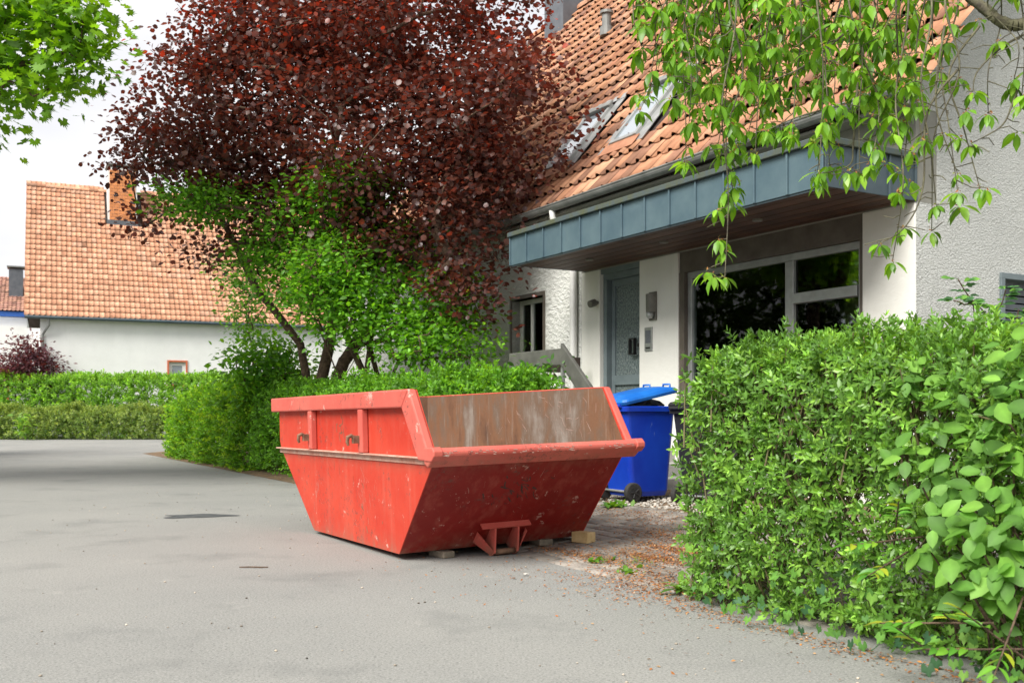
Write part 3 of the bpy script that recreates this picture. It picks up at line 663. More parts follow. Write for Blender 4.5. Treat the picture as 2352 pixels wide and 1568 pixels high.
f.box(.02, 1.87, -W+th+.005, -th-.005, .012, .016); f.build('inner_lining', M['skip_inside'], SK, label='rusty brown scraped steel inside of the skip')
RW = .062
for y0, y1 in ((0.001, RW), (-W-RW, -W-.001)):
    f = MB(); f.prism([(-.36, 1.195), (2.91, 1.195), (2.91, 1.065), (-.235, 1.065)], (y0, y1)); f.build('top_rim', M['skip_rim'], SK, bevel=.012)
    f = MB(); f.prism([(-.362, 1.196), (-.665, .742), (-.60, .70), (-.50, .70), (-.236, 1.066)], (y0-(.001 if y0 < -1 else 0), y1+(.001 if y0 > -1 else 0))); f.build('slanted_rim', M['skip_rim'], SK, bevel=.012)
f = MB(); f.prism([(2.842, 1.194), (2.915, 1.194), (2.915, 1.064), (2.842, 1.064)], (-W-RW+.002, RW-.002)); f.build('rear_rim', M['skip_rim'], SK, bevel=.012)
f = MB(); f.prism([(-.625, .785), (-.735, .79), (-.765, .765), (-.765, .735), (-.66, .655), (-.60, .68)], (-W-RW-.004, RW+.004)); f.build('front_lip', M['skip_rim'], SK, bevel=.012)
for yy in (RW-.06, -W-RW-.012):
    f = MB(); f.prism([(-.62, .79), (-.745, .797), (-.777, .768), (-.777, .735), (-.735, .70), (-.62, .70)], (yy, yy+.072)); f.build('lip_end_cap', M['skip_rim'], SK, bevel=.008)
for y0, y1 in ((.001, .05), (-W-.05, -W-.001)):
    f = MB(); f.box(-.64, 2.82, y0, y1, .712, .722); f.box(-.64, 2.81, y0, y0+.012 if y0 > 0 else y1, .67, .712) if y0 > 0 else None
    f.build('side_flange', M['skip_dusty'], SK, bevel=.003)
for sy in (0, 1):
    for s in (.578, 1.784):
        f = MB(); y0, y1 = (.002, .058) if sy == 0 else (-W-.058, -W-.002)
        f.box(s-.045, s+.045, y0, y1, .724, 1.063); po = f.build('post', M['skip_rim'], SK, bevel=.01)
        f = MB(); q = 1 if sy == 0 else -1; yb = y1 if sy == 0 else y0
        f.box(s+.005, s+.045, min(yb, yb+q*.05), max(yb, yb+q*.05), .80, .86)
        f.tube([(s+.03, yb+q*.03, .845), (s+.03, yb+q*.06, .86), (s+.035, yb+q*.085, .85), (s+.04, yb+q*.088, .81), (s+.04, yb+q*.08, .785)], [.014, .016, .016, .014, .010], 8)
        f.build('lifting_hook', M['rusty'], po)
# tipping bracket low on the front
bk = MB(); d = Vector((.655, -.74)).normalized(); n2 = Vector((-d.y*-1, 0))
def fp(k, out): # point on the front slope, k metres up from the floor, out metres proud of it
    up = Vector((-.655, .74)).normalized(); nn = Vector((-.74, -.655)).normalized(); p = up*k+nn*out; return (p.x, p.y)
yc = -.80
bk.prism([fp(.255, .001), fp(.255, .05), fp(.242, .05), fp(.242, .001)], (yc-.21, yc+.21)); bk.build('bracket_flange', M['skip_rim'], SK)
for y in (yc-.10, yc+.10):
    b = MB(); b.prism([fp(.241, .002), fp(.241, .055), fp(.09, .16), fp(.02, .135), fp(.01, .002)], (y-.007, y+.007)); b.build('bracket_plate', M['skip_rim'], SK)
for q in (-1, 1):
    b = MB(); y0, y1 = yc+q*.109, yc+q*.21
    a = [fp(.17, .002), fp(.10, .15), fp(.035, .13)]
    b.add([(a[0][0], y1, a[0][1]), (a[1][0], y0, a[1][1]), (a[2][0], y0, a[2][1]), (fp(.05, .002)[0], y1, fp(.05, .002)[1]), (fp(.17, .04)[0], y1, fp(.17, .04)[1])], [(4, 1, 2, 3), (0, 4, 3), (0, 1, 4)])
    b.build('bracket_wing', M['skip_rim'], SK)
b = MB(); p = fp(.068, .13); b.tube([(p[0], yc-.10, p[1]), (p[0], yc+.10, p[1])], .022, 12); b.build('tipping_bar', M['rusty'], SK, smooth=True)
b = MB()                                               # worn painted mark on the middle of the near side
for (x0, z0, x1, z1) in ((1.18, .93, 1.10, .95), (1.12, .86, 1.16, .94), (1.18, .87, 1.10, .88), (1.24, .88, 1.25, .94), (1.25, .94, 1.22, .95), (1.10, .95, 1.09, 1.0), (1.16, .80, 1.19, .86), (1.07, .83, 1.09, .92), (1.12, .99, 1.135, 1.03)):
    d_ = Vector((x1-x0, 0, z1-z0)); nn = Vector((-d_.z, 0, d_.x)).normalized()*.006
    p0, p1 = Vector((x0, .0015, z0)), Vector((x1, .0015, z1)); b.add([p0-nn, p1-nn*.5, p1+nn*.5, p0+nn], [(0, 1, 2, 3)])
b.build('worn_mark', M['rusty'], SK, kind='stuff')
# scratches: thin scraped strokes on the near side and the front slope
def scratches(name, n, cx, cz, sx, sz, pt, mat, lab, lmin=.02, lmax=.14, wd=.0016, dirs=(.5, 1.9), ok=lambda x, z: -.1 < x < 2.2 and .06 < z < .64 and x > -.6*z/.7 and x < 1.8+z):
    b = MB()
    for k in range(n):
        x = random.gauss(cx, sx); z = random.gauss(cz, sz); a = random.uniform(*dirs); l = random.uniform(lmin, lmax)*random.random()**.5
        w_ = wd*random.uniform(.3, 1.3); bend = random.uniform(-.12, .12)
        xe, ze = x+math.cos(a)*l, z+math.sin(a)*l
        if not (ok(x, z) and ok(xe, ze)): continue
        p = [(x, z), (x+math.cos(a)*l*.5, z+math.sin(a)*l*.5), (x+math.cos(a+bend)*l, z+math.sin(a+bend)*l)]
        L_ = [pt(q[0]-math.sin(a)*w_, q[1]+math.cos(a)*w_) for q in p]; R2 = [pt(q[0]+math.sin(a)*w_, q[1]-math.cos(a)*w_) for q in p]
        b.add([L_[0], R2[0], L_[1], R2[1], L_[2], R2[2]], [(0, 1, 3, 2), (2, 3, 5, 4)])
    b.build(name, mat, SK, kind='stuff', label=lab)
sidep = lambda x, z: (x, .0012, z)
def frontp(y, k):
    q = fp(k, .0012); return (q[0], y, q[1])
scratches('scratches', 40, .62, .34, .16, .10, sidep, M['scr_soft'], 'pale scrape marks on the near side of the skip')
scratches('scratches', 14, .55, .30, .13, .08, sidep, M['rusty'], 'dark scrape marks on the near side of the skip', .02, .09, .004)
scratches('scratches', 12, 1.75, .45, .05, .16, sidep, M['scr_pale'], 'scuffed line near the rear of the skip side', .03, .12, .002, (1.4, 1.8))
scratches('scratches', 12, 1.2, .5, .25, .12, sidep, M['rusty'], 'thin scratches across the skip side', .03, .14, .0016)
scratches('scratches', 40, -.82, .58, .10, .09, frontp, M['scr_dark'], 'dark scraped patch on the front of the skip', .02, .10, .005, (.3, 1.3), ok=lambda x, z: -1.5 < x < -.1 and .08 < z < .85)
scratches('scratches', 22, -.75, .55, .38, .2, frontp, M['scr_pale'], 'faint scratches on the front of the skip', .02, .10, .0008, ok=lambda x, z: -1.5 < x < -.1 and .08 < z < .85)
insp = lambda x, z: (x, -W+th+.0052, z)
scratches('scratches', 90, .5, .85, .7, .2, insp, M['scr_pale'], 'pale scratches on the inside wall of the skip', .02, .14, .0012, (.1, 2.8), ok=lambda x, z: -.28 < x < 2.4 and .3 < z < 1.14)
b = MB()
for k in range(60):                                       # bare nicks along the lip and rim edges
    y = random.uniform(-W, 0); zz = .752+random.uniform(-.02, .02); l = random.uniform(.006, .04)
    b.add([(-.7662, y, zz-.003), (-.7662, y+l, zz-.002), (-.7662, y+l*.9, zz+.003), (-.7662, y+.1*l, zz+.002)], [(0, 1, 2, 3)])
b.build('nicks', M['scr_pale'], SK, kind='stuff')
# timber blocks under the skip
def block(s, o, lx, ly, hgt, rz, mat, label, zb):
    w_ = hw(s, o, zb); t_ = thing('timber_block', w_, label, 'timber block', RZ+rz, 'timber blocks under the skip')
    f = MB(); f.box(-lx/2, lx/2, -ly/2, ly/2, 0, hgt); f.build('block', mat, t_, bevel=.006)
# (skip corner sits at s=.61, o=4.9 of the house frame)
block(.64, 4.55, .22, .10, .048, .1, M['wood_old'], 'grey weathered timber offcut under the near front edge of the skip', .001)
block(.66, 3.66, .2, .12, .05, -.1, M['wood_old'], 'flat grey timber wedged under the middle of the skip front', slope_z(3.66)+.017)
block(.50, 3.36, .16, .11, .085, .35, M['wood_block'], 'fresh yellow cut timber block at the far front corner of the skip', slope_z(3.42)+.016)

# ------------------------------------------------------------------ wheeled bins
def rrect(cx, cy, hx, hy, r, z, n=5):
    pts = []
    for (sx, sy, a0) in ((1, 1, 0), (-1, 1, 90), (-1, -1, 180), (1, -1, 270)):
        for k in range(n):
            a = R_(a0+90*k/(n-1)); pts.append(Vector((cx+sx*(hx-r)+r*math.cos(a), cy+sy*(hy-r)+r*math.sin(a), z)))
    return pts
def bin_(loc, label, body, lidm, lid_ang, rz, cat='wheeled bin'):
    t_ = thing('wheeled_bin', loc, label, cat, rz)       # +y is the hinge and wheel side
    f = MB(); f.loft([rrect(0, -.03, .205, .23, .05, .05), rrect(0, -.03, .22, .245, .05, .10), rrect(0, -.005, .265, .32, .05, .90), rrect(0, -.005, .268, .323, .05, .93)], True)
    f.build('body', body, t_, bevel=0, smooth=False)
    f = MB(); f.loft([rrect(0, 0, .272, .33, .05, .925), rrect(0, 0, .292, .352, .05, .93), rrect(0, 0, .295, .355, .05, .975), rrect(0, 0, .285, .345, .05, .985), rrect(0, 0, .262, .32, .05, .985), rrect(0, 0, .258, .316, .05, .93)], False)
    f.build('rim', body, t_)
    for sx in (-1, 1):
        f = MB(); f.tube([(sx*.225, .225, .10), (sx*.285, .225, .10)], .10, 28); wh = f.build('wheel', M['tyre'], t_, bevel=.012)
        f = MB(); f.tube([(sx*.286, .225, .10), (sx*.289, .225, .10)], .058, 20)
        for k in range(5):
            a = k*2*math.pi/5; f.tube([(sx*.292, .225, .10), (sx*.292, .225+.055*math.cos(a), .10+.055*math.sin(a))], .008, 6)
        f.build('hub', M['black'], wh)
    f = MB(); f.tube([(-.23, .225, .10), (.23, .225, .10)], .012, 8); f.build('axle', M['steel'], t_)
    # lid hinged along y=+.36, z=1.0
    RM = Matrix.Translation((0, .36, 1.0)) @ Matrix.Rotation(-lid_ang, 4, 'X')
    f = MB(); f.loft([[RM @ v for v in rg] for rg in (rrect(0, -.36, .298, .36, .06, -.012), rrect(0, -.36, .305, .368, .06, .02), rrect(0, -.36, .29, .35, .06, .045), rrect(0, -.37, .2, .24, .08, .075), rrect(0, -.37, .1, .12, .05, .082))])
    ld = f.build('lid', lidm, t_, smooth=False, bevel=.004)
    for sx in (-.17, .17):
        f = MB(); f.tube([RM @ Vector(p) for p in ((sx-.06, -.66, .03), (sx-.055, -.67, .085), (sx+.055, -.67, .085), (sx+.06, -.66, .03))], .011, 8); f.build('lid_handle', lidm, ld, smooth=True)
    f = MB(); f.tube([(-.24, .37, .985), (.24, .37, .985)], .018, 10); f.build('hinge', body, t_)
    return t_
bx = hw(2.38, 1.42); bz = slope_z(1.42)+.008
bin_((bx.x, bx.y, bz), 'blue wheeled bin with its lid propped open by rubbish, beside the skip', M['blue'], M['blue_lid'], R_(11.5), RZ)
bx2 = hw(1.64, 1.0); bin_((bx2.x, bx2.y, slope_z(1.0)-.04), 'dark closed wheeled bin standing behind the blue bin, by the privet hedge', M['black'], M['black'], 0, RZ+.05)
rb = thing('rubbish_bag', (bx.x, bx.y, bz+.9), 'crumpled black bag and cardboard bulging out of the blue bin', 'rubbish bag', RZ)
rg = []
for z, k in ((0, .8), (.05, .95), (.1, .97), (.14, .8), (.17, .4)):
    rg.append([Vector((.24*k*math.cos(a)*(1+.1*math.sin(5*a+z*40)), -.03+.30*k*math.sin(a)*(1+.08*math.sin(4*a+z*30)), z)) for a in np.linspace(0, 2*math.pi, 22, endpoint=False)])
f = MB(); f.loft(rg); f.build('bag', M['black'], rb, smooth=False)
f = MB(); f.box(-.2, .05, -.33, -.12, .105, .115, Matrix.Rotation(.15, 4, 'X')); f.build('cardboard', M['wood_block'], rb)

# ------------------------------------------------------------------ foliage builders
def leaf(w=.5, fold=.10, droop=.12, rows=((.3, .85), (.62, .9))):
    V = [(0, 0, 0)]; 
    for x, k in rows:
        z = -droop*x*x; V += [(x, w/2*k, z+fold*k*w), (x, 0, z), (x, -w/2*k, z+fold*k*w)]
    V.append((1, 0, -droop)); F = [(0, 2, 1), (0, 3, 2)]
    for i in range(len(rows)-1):
        a = 1+3*i; b_ = a+3; F += [(a, a+1, b_+1), (a, b_+1, b_), (a+1, a+2, b_+2), (a+1, b_+2, b_+1)]
    a = 1+3*(len(rows)-1); e = len(V)-1; F += [(a, a+1, e), (a+1, a+2, e)]
    return np.array(V), np.array(F)
LF_SLIM = leaf(.36); LF_PRIVET = leaf(.40); LF_OVAL = leaf(.55); LF_ROUND = leaf(.88, .07, .12, ((.22, .8), (.62, 1.0))); LF_QUICK = leaf(.5, .1, .1, ((.5, 1.0),))
def star(lobes, inner, fold=.05):
    V = [(0.15, 0, 0)]; n = len(lobes)
    for i, (a, r) in enumerate(lobes):
        V.append((.15+r*math.cos(R_(a)), r*math.sin(R_(a)), -.25*fold*r+fold*abs(math.sin(R_(a)))))
        if i < n-1:
            am = (a+lobes[i+1][0])/2; V.append((.15+inner*math.cos(R_(am)), inner*math.sin(R_(am)), 0))
    F = [(0, i, i+1) for i in range(1, len(V)-1)]; return np.array(V), np.array(F)
LF_MAPLE = star([(-150, .35), (-95, .5), (-48, .62), (-20, .62), (0, .82), (20, .62), (48, .62), (95, .5), (150, .35)], .38)
LF_IVY = star([(-150, .38), (-120, .42), (-60, .50), (0, .75), (60, .50), (120, .42), (150, .38)], .40)

def expand(spR, spP, spS, R0, P0, S0, Cb, jit=.12):
    """copy a sprig (leaf rotations, positions, sizes) to many places -> leaf arrays"""
    n, k = len(P0), len(spP)
    Rr = np.einsum('nij,kjl->nkil', R0, spR).reshape(-1, 3, 3)
    Pp_ = (np.einsum('nij,kj->nki', R0, spP)*S0[:, None, None]+P0[:, None]).reshape(-1, 3)
    Ss = (S0[:, None]*spS[None]).reshape(-1)*rng.uniform(.8, 1.15, n*k)
    tipf = 1+.32*(np.arange(k) >= k-3)
    Cc = np.repeat(Cb, k, 0)*np.tile(tipf, n)[:, None]*np.array([1.0, 1, .9])*rng.normal(1, jit, (n*k, 1)).clip(.6, 1.5)
    Rr = Rr+0
    q = rng.normal(0, .22, (n*k, 3)); cx_, cy_ = np.cos(q[:, 0]), np.sin(q[:, 0])
    Z = np.zeros(n*k); O = np.ones(n*k)
    Rx = np.stack([np.stack([O, Z, Z], -1), np.stack([Z, cx_, -cy_], -1), np.stack([Z, cy_, cx_], -1)], -2)
    c3_, s3_ = np.cos(q[:, 1]), np.sin(q[:, 1])
    Ry = np.stack([np.stack([c3_, Z, s3_], -1), np.stack([Z, O, Z], -1), np.stack([-s3_, Z, c3_], -1)], -2)
    return np.einsum('nij,njk,nkl->nil', Rr, Rx, Ry), Pp_, Ss, Cc
def sprig(pairs, length, lsize, tilt=50, alt=False):
    """leaves in pairs along +z; returns leaf rotations, positions, sizes"""
    Rl, Pl, Sl = [], [], []
    for i in range(pairs):
        z = length*(i+1)/pairs; az = i*(math.pi/2 if not alt else 2.4); tl = R_(tilt*(1-.55*i/max(1, pairs-1)))
        for q in ((0, math.pi) if not alt else (0,)):
            a = az+q; d = np.array([math.sin(tl)*math.cos(a), math.sin(tl)*math.sin(a), math.cos(tl)]); nn = np.array([-math.cos(tl)*math.cos(a), -math.cos(tl)*math.sin(a), math.sin(tl)])
            Rl.append(frames(d[None], nn[None])[0]); Pl.append([0, 0, z]); Sl.append(lsize*(1-.35*i/max(1, pairs-1)))
    Rl.append(frames(np.array([[.15, 0, 1.]]), np.array([[-1., 0, .1]]))[0]); Pl.append([0, 0, length]); Sl.append(lsize*.5)
    return np.array(Rl), np.array(Pl), np.array(Sl)
def up_frames(Dz):                       # rotation whose z column is Dz, random spin
    n = len(Dz); x = nrm(np.cross(Dz, rdir(n))); y = np.cross(Dz, x); return np.stack([x, y, Dz], -1)
def palette(n, cols, sd=.1):
    c = np.array(cols)[rng.integers(0, len(cols), n)]; return (c*rng.normal(1, sd, (n, 1)).clip(.6, 1.5))
def twigs(segs, name, parent, mat, r0=.004, r1=.002, n=4):
    """many straight thin sticks as one mesh"""
    A = np.array([s[0] for s in segs]); B_ = np.array([s[1] for s in segs]); D = nrm(B_-A)
    X = nrm(np.cross(D, rdir(len(A)))); Y = np.cross(D, X); k = len(A)
    r0 = np.broadcast_to(r0, k); r1 = np.broadcast_to(r1, k)
    ang = np.arange(n)*2*math.pi/n
    ring = lambda C_, r: C_[:, None]+(X[:, None]*np.cos(ang)[None, :, None]+Y[:, None]*np.sin(ang)[None, :, None])*r[:, None, None]
    V = np.concatenate([ring(A, r0), ring(B_, r1)], 1).reshape(-1, 3)
    F1 = np.array([[i, (i+1) % n, n+(i+1) % n, n+i] for i in range(n)]); F = (F1[None]+(np.arange(k)*2*n)[:, None, None]).reshape(-1, 4)
    me = np_mesh(name, V, F, np.ones((len(V), 3)), True); return link(name, me, mat, parent, 'stuff' if name == 'branches' else None)

def hedge(root, fn, n, sp, tmpl, cols, mat, size, up=.45, keep=0, stems=0, stem_mat='stem', light=None):
    """fn(n) -> positions, outward normals (world); everything is stored relative to the root"""
    P, Nn = fn(n); base = np.array(root.location)
    D = nrm(Nn*1.0+np.array([0, 0, up])+rng.normal(0, .45, P.shape))
    C_ = palette(len(P), cols)
    Rl, Pl, Sl, Cl = expand(*sp, up_frames(D), P-base, np.full(len(P), size)*rng.uniform(.75, 1.25, len(P)), C_)
    scatter(root, 'leaf', 'foliage', tmpl, Rl, Pl, Sl, Cl, mat, keep=keep)
    if stems:
        i = rng.integers(0, len(P), stems); p1 = P[i]-base; p0 = p1-D[i]*rng.uniform(.1, .35, (stems, 1))-np.array([0, 0, 1])*rng.uniform(.05, .3, (stems, 1))
        o = twigs(list(zip(p0, p1)), 'branches', root, M[stem_mat], .006, .003); o['kind'] = 'stuff'
def box_shell(p0, dirv, length, thick, h, nrm_out, bulge=.1, depth=.3, top_r=.25, jit=.05, low=.0, hfun=None, wave=.06):
    """points in the outer shell of a clipped hedge; p0 = front foot, dirv along, nrm_out = outward of the front face"""
    dv, no_ = np.array(dirv), np.array(nrm_out)
    def fn(n):
        per = h+thick+h*.6; q = rng.uniform(0, per, n); s = rng.uniform(0, length, n)
        ncap = int(n*.10)
        o = np.where(q < h, 0, np.where(q < h+thick, -(q-h), -thick)); z = np.where(q < h, q, np.where(q < h+thick, h, h-(q-h-thick)))
        Nf = np.where((q < h)[:, None], no_[None], np.where((q < h+thick)[:, None], np.array([[0, 0, 1.]]), -no_[None]))
        # round the top edges
        k = np.clip((z-(h-top_r))/top_r, 0, 1)*np.clip((o+top_r)/top_r, 0, 1); 
        cap = rng.random(n) < .12
        s = np.where(cap, rng.choice([0, length], n), s); o = np.where(cap, -rng.uniform(0, thick, n), o); z = np.where(cap, rng.uniform(0, h, n), z)
        Nf = np.where(cap[:, None], (np.where(s > length/2, 1, -1)[:, None]*dv[None]), Nf)
        o = o-.35*top_r*k*k; z = z-.35*top_r*k*k
        # bulging, uneven face
        wv = wave*(np.sin(s*2.3+z*3.1)+.7*np.sin(s*5.1-z*4.7+1)+.5*np.sin(s*9+z*8))
        hh_ = hfun(s) if hfun is not None else 1.0
        z = z*hh_
        P = np.array(p0)[None]+s[:, None]*dv+o[:, None]*no_+np.stack([0*z, 0*z, z], -1)
        dep = depth*rng.beta(1.1, 2.2, n)
        P = P+Nf*(wv+bulge*np.sin(np.clip(z/h, 0, 1)*math.pi)*0.8-dep)[:, None]+rng.normal(0, jit, P.shape)
        P[:, 2] = np.maximum(P[:, 2], .03)
        return P, nrm(Nf+.35*k[:, None]*np.array([0, 0, 1.]))
    return fn

GREEN_P = [(.125, .265, .045), (.105, .225, .04), (.155, .31, .05), (.20, .37, .06), (.085, .185, .035)]
# near clipped privet hedge (right)
ph = thing('privet_hedge', hw(-1.78, 4.1), 'tall clipped privet hedge with small glossy leaves beside the paved forecourt', 'hedge')
LEN = 4.75
fnP = box_shell(hw(-1.60, 4.02), -np.array(AX), LEN, 1.0, 1.42, -np.array(BX), bulge=.06, depth=.30, top_r=.30, jit=.03, hfun=lambda s: 1.0+.05*np.clip(s/.4, 0, 1)-.15*np.clip((s-.7)/1.6, 0, 1), wave=.035)
hedge(ph, fnP, 15000, sprig(4, .075, .050, 66), LF_PRIVET, GREEN_P, M['leaf_privet'], 1.0, up=.35, keep=300, stems=3500)
# long hornbeam hedge behind the skip, and its yellower end
mh = thing('hornbeam_hedge', hw(9, 2.86), 'long clipped green hedge running behind the skip toward the road bend', 'hedge')
fnM = box_shell(hw(2.85, 2.80, .1), np.array(AX), 9.0, .62, 1.36, -np.array(BX), bulge=.1, depth=.3, top_r=.2, jit=.05, wave=.05)
hedge(mh, fnM, 8500, sprig(4, .12, .072, 55), LF_OVAL, [(.10, .25, .025), (.125, .30, .03), (.17, .37, .035), (.08, .2, .022)], M['leaf_far'], 1.0, up=.3, stems=500)
yh = thing('yellowish_hedge', hw(14, 3.0), 'bushy yellow-green hedge section at the road bend, end of the long hedge', 'hedge')
fnY = box_shell(hw(12.1, 2.92, 0), np.array(AX), 6.6, .9, 1.5, -np.array(BX), bulge=.12, depth=.35, top_r=.3, jit=.05, wave=.06, hfun=lambda s: 1.02-.15*np.clip((s-4.2)/2.4, 0, 1))
hedge(yh, fnY, 8000, sprig(4, .14, .08, 55), LF_OVAL, [(.13, .29, .025), (.16, .34, .03), (.27, .43, .03), (.10, .24, .02), (.12, .27, .025)], M['leaf_far'], 1.0, up=.35, stems=400)
# two far hedges across the end of the road
def far_hedge(name, label, x0, x1, d, y_top, y_bot, n, cols, size, tmpl, wv, thick=1.6, dz=0.0):
    a = np.array([(x0-1176)/FPX*d, d, 0.]); b_ = np.array([(x1-1176)/FPX*(d+.0), d, 0.]); Ln = b_[0]-a[0]
    h = CAM_H+(947-y_top)/FPX*d
    t_ = thing(name, tuple((a+b_)/2), label, 'hedge')
    fn = box_shell(a, np.array([1., 0, 0]), Ln, thick, h, np.array([0, -1., 0]), bulge=.12, depth=.3, top_r=.45, jit=.05, wave=wv)
    hedge(t_, fn, n, sprig(4, .22, .14, 60), tmpl, cols, M['leaf_far'], size, up=.55)
far_hedge('clipped_hedge', 'tall even clipped hedge standing behind the low hedge at the road end', -120, 700, 42.5, 868, 940, 9000, [(.14, .29, .035), (.18, .36, .045), (.11, .24, .03), (.24, .43, .055)], 1.0, LF_QUICK, .05)
far_hedge('low_hedge', 'low rounded dull green hedge along the far road edge', -120, 520, 39.8, 943, 1010, 8000, [(.15, .23, .06), (.19, .27, .075), (.25, .33, .10), (.11, .18, .045)], .8, LF_QUICK, .10)

# tall dark laurel hedge across the road: outside the view, mirrored in the shop window
lh = thing('laurel_hedge', (-15.5, 14, 0), 'tall dark laurel hedge across the road, mirrored in the house window', 'hedge')
fnL = box_shell(np.array([-15.0, 3., 0]), np.array([0, 1., 0]), 21, 2.0, 5.2, np.array([1., 0, 0]), bulge=.2, depth=.5, top_r=.6, jit=.12, wave=.15)
hedge(lh, fnL, 6500, sprig(4, .3, .24, 60), LF_QUICK, [(.05, .11, .02), (.035, .08, .018), (.07, .14, .025)], M['leaf_far'], 1.0, up=.3)

# ------------------------------------------------------------------ trees
def grow(trunk, tips, step=.4, wob=.06, arch=.12, r_tip=.006, expo=.47):
    """trunk: list of polylines (world); tips: points. Returns nodes, parents, radius"""
    pos, par = [], []
    for pl in trunk:
        prev = -1
        if isinstance(pl, tuple): prev, pl = (int(np.argmin(np.linalg.norm(np.array(pos)-np.array(pl[0]), axis=1))) if pos else -1), pl[1]
        for p in pl: pos.append(np.array(p, float)); par.append(prev); prev = len(pos)-1
    root = np.mean([p for p in pos[:3]], axis=0)
    ends = []
    tips = sorted(tips, key=lambda p: np.linalg.norm(p-root))
    arr = np.zeros((60000, 3)); n = len(pos); arr[:n] = pos; start = n
    for tp in tips:
        d = np.linalg.norm(arr[:n]-tp, axis=1); pen = np.maximum(0, arr[:n, 2]-tp[2])*.8
        i = int(np.argmin(d+pen)); L_ = d[i]; k = max(1, int(L_/step)); a = arr[i].copy()
        prev = i
        for j in range(1, k+1):
            f = j/k; p = a*(1-f)+tp*f+np.array([0, 0, arch*L_*math.sin(f*math.pi)])+(rng.normal(0, wob, 3) if j < k else 0)
            arr[n] = p; par.append(prev); prev = n; n += 1
        ends.append(prev)
    cnt = np.zeros(n); cnt[ends] = 1
    for i in range(n-1, -1, -1):
        if par[i] >= 0: cnt[par[i]] += cnt[i]
    return arr[:n].copy(), np.array(par), r_tip*np.maximum(cnt, 1)**expo, ends
def wood(root, pos, par, rad, name, mat, thin=0, n=7):
    base = np.array(root.location); i = np.array([k for k in range(len(par)) if par[k] >= 0 and rad[k] >= thin])
    if not len(i): return
    A = pos[par[i]]-base; B_ = pos[i]-base; r0 = np.minimum(rad[par[i]], rad[i]*1.35); r1 = rad[i]
    ext = nrm(B_-A)*(r1*.4)[:, None]
    o = twigs(list(zip(A, B_+ext)), name, root, M[mat], r0, r1, n); return o
def blobs(lst, n, flat=.9, mind=.28):
    """sample tip points in ellipsoids given as (x, y, depth, r) of the photograph's view, converted to metres"""
    pts = []; vol = np.array([b[3]**3 for b in lst], float)**.72; vol /= vol.sum(); tries = 0
    cells = {}
    while len(pts) < n and tries < n*30:
        tries += 1; b = lst[rng.choice(len(lst), p=vol)]; c = at(b[0], b[1], b[2]); r = b[3]/FPX*b[2]
        v = rdir(1)[0]*rng.uniform(0.0, 1)**(1/2.4)*r*np.array([1, .85, b[4] if len(b) > 4 else flat]); p = c+v
        if p[2] < .5: continue
        key = tuple((p/mind).astype(int))
        if key in cells: continue
        cells[key] = 1; pts.append(p)
    return np.array(pts)
def cluster(tips, per, spread, lsize, cols, up=.8, droop=.25, size_sd=.2, flat=.55):
    k = len(tips)*per; P = np.repeat(tips, per, 0)+rng.normal(0, spread, (k, 3))*np.array([1, 1, flat])
    Nn = nrm(np.array([0, 0, up])+rng.normal(0, .55, (k, 3))); out_ = P-np.repeat(tips, per, 0)
    D = nrm(out_+rng.normal(0, .25*spread*2, (k, 3))-np.array([0, 0, droop*spread])); D = nrm(D-Nn*(D*Nn).sum(1, keepdims=True)*.8)
    S = lsize*rng.normal(1, size_sd, k).clip(.55, 1.5); return frames(D, Nn), P, S, palette(k, cols, .14)

# purple-leaved hazel
tb = at(735, 868, 17.0); tb[2] = slope_z(2.2)
pt = thing('purple_tree', tuple(tb), 'large spreading tree with dark purple-red leaves in front of the white house', 'tree')
PB = [(800, -190, 16.6, 300), (780, 50, 16.3, 300), (560, 170, 16.2, 200), (1000, 110, 16.6, 270), (1150, 240, 15.8, 180), (420, 330, 16.2, 165), (300, 315, 16.4, 85), (700, 300, 15.8, 270), (950, 380, 15.7, 240), (1110, 440, 15.9, 140),
      (560, 450, 16, 130), (430, 460, 16.5, 90), (1060, 600, 15.7, 105), (900, 530, 15.7, 140), (700, 470, 16, 110), (245, 290, 16.4, 42), (470, 585, 16.6, 48), (1230, 165, 15.8, 85), (1080, 700, 15.5, 60), (440, 130, 16.3, 85), (330, 515, 16.6, 45), (1150, 370, 15.7, 80), (650, 60, 16.6, 180)]
PB = [(x, y, d-max(0, x-800)/450*1.9, q) for x, y, d, q in PB]
tipsP = blobs(PB, 640, mind=.27)
stems = [[tb+np.array(v) for v in ((0, 0, -.1), (-.05, 0, .6), (-.12, .02, .9))], (tb+np.array((-.12, .02, .9)), [at(690, 790, 17)+np.array((0, 0, 0)), at(640, 725, 16.9), at(590, 665, 16.8), at(540, 560, 16.6), at(480, 450, 16.5)]),
         (tb+np.array((-.12, .02, .9)), [at(755, 800, 16.9), at(770, 700, 16.8), at(780, 560, 16.6), at(770, 400, 16.4), at(790, 200, 16.4)]), (tb+np.array((-.05, 0, .6)), [at(790, 830, 16.9), at(860, 730, 16.7), at(960, 600, 16.4), at(1060, 430, 16.2)]),
         (tb+np.array((-.05, 0, .6)), [at(800, 850, 17.1), at(890, 700, 17.0), at(920, 480, 16.8), at(980, 260, 16.8)])]
pos, par, rad, ends = grow(stems, tipsP, r_tip=.0075, expo=.46)
wood(pt, pos, par, rad, 'trunk', 'bark', .035, 9); 
i = rad < .035
o = wood(pt, pos, par, np.where(i, rad, 0), 'branches', 'bark', .001, 5)
dark_p = [(.085, .036, .026), (.105, .042, .028), (.07, .03, .026), (.125, .046, .03), (.10, .048, .043)]
red_p = [(.23, .05, .028), (.30, .06, .032), (.18, .044, .026)]
up_ = tipsP[:, 2] > 5.6
R1, P1, S1, C1 = cluster(tipsP, 92, .25, .083, dark_p, flat=.6)
young = (rng.random(len(P1)) < np.clip((P1[:, 2]-5.0)*.085, .012, .36)); C1[young] = palette(young.sum(), red_p, .15)
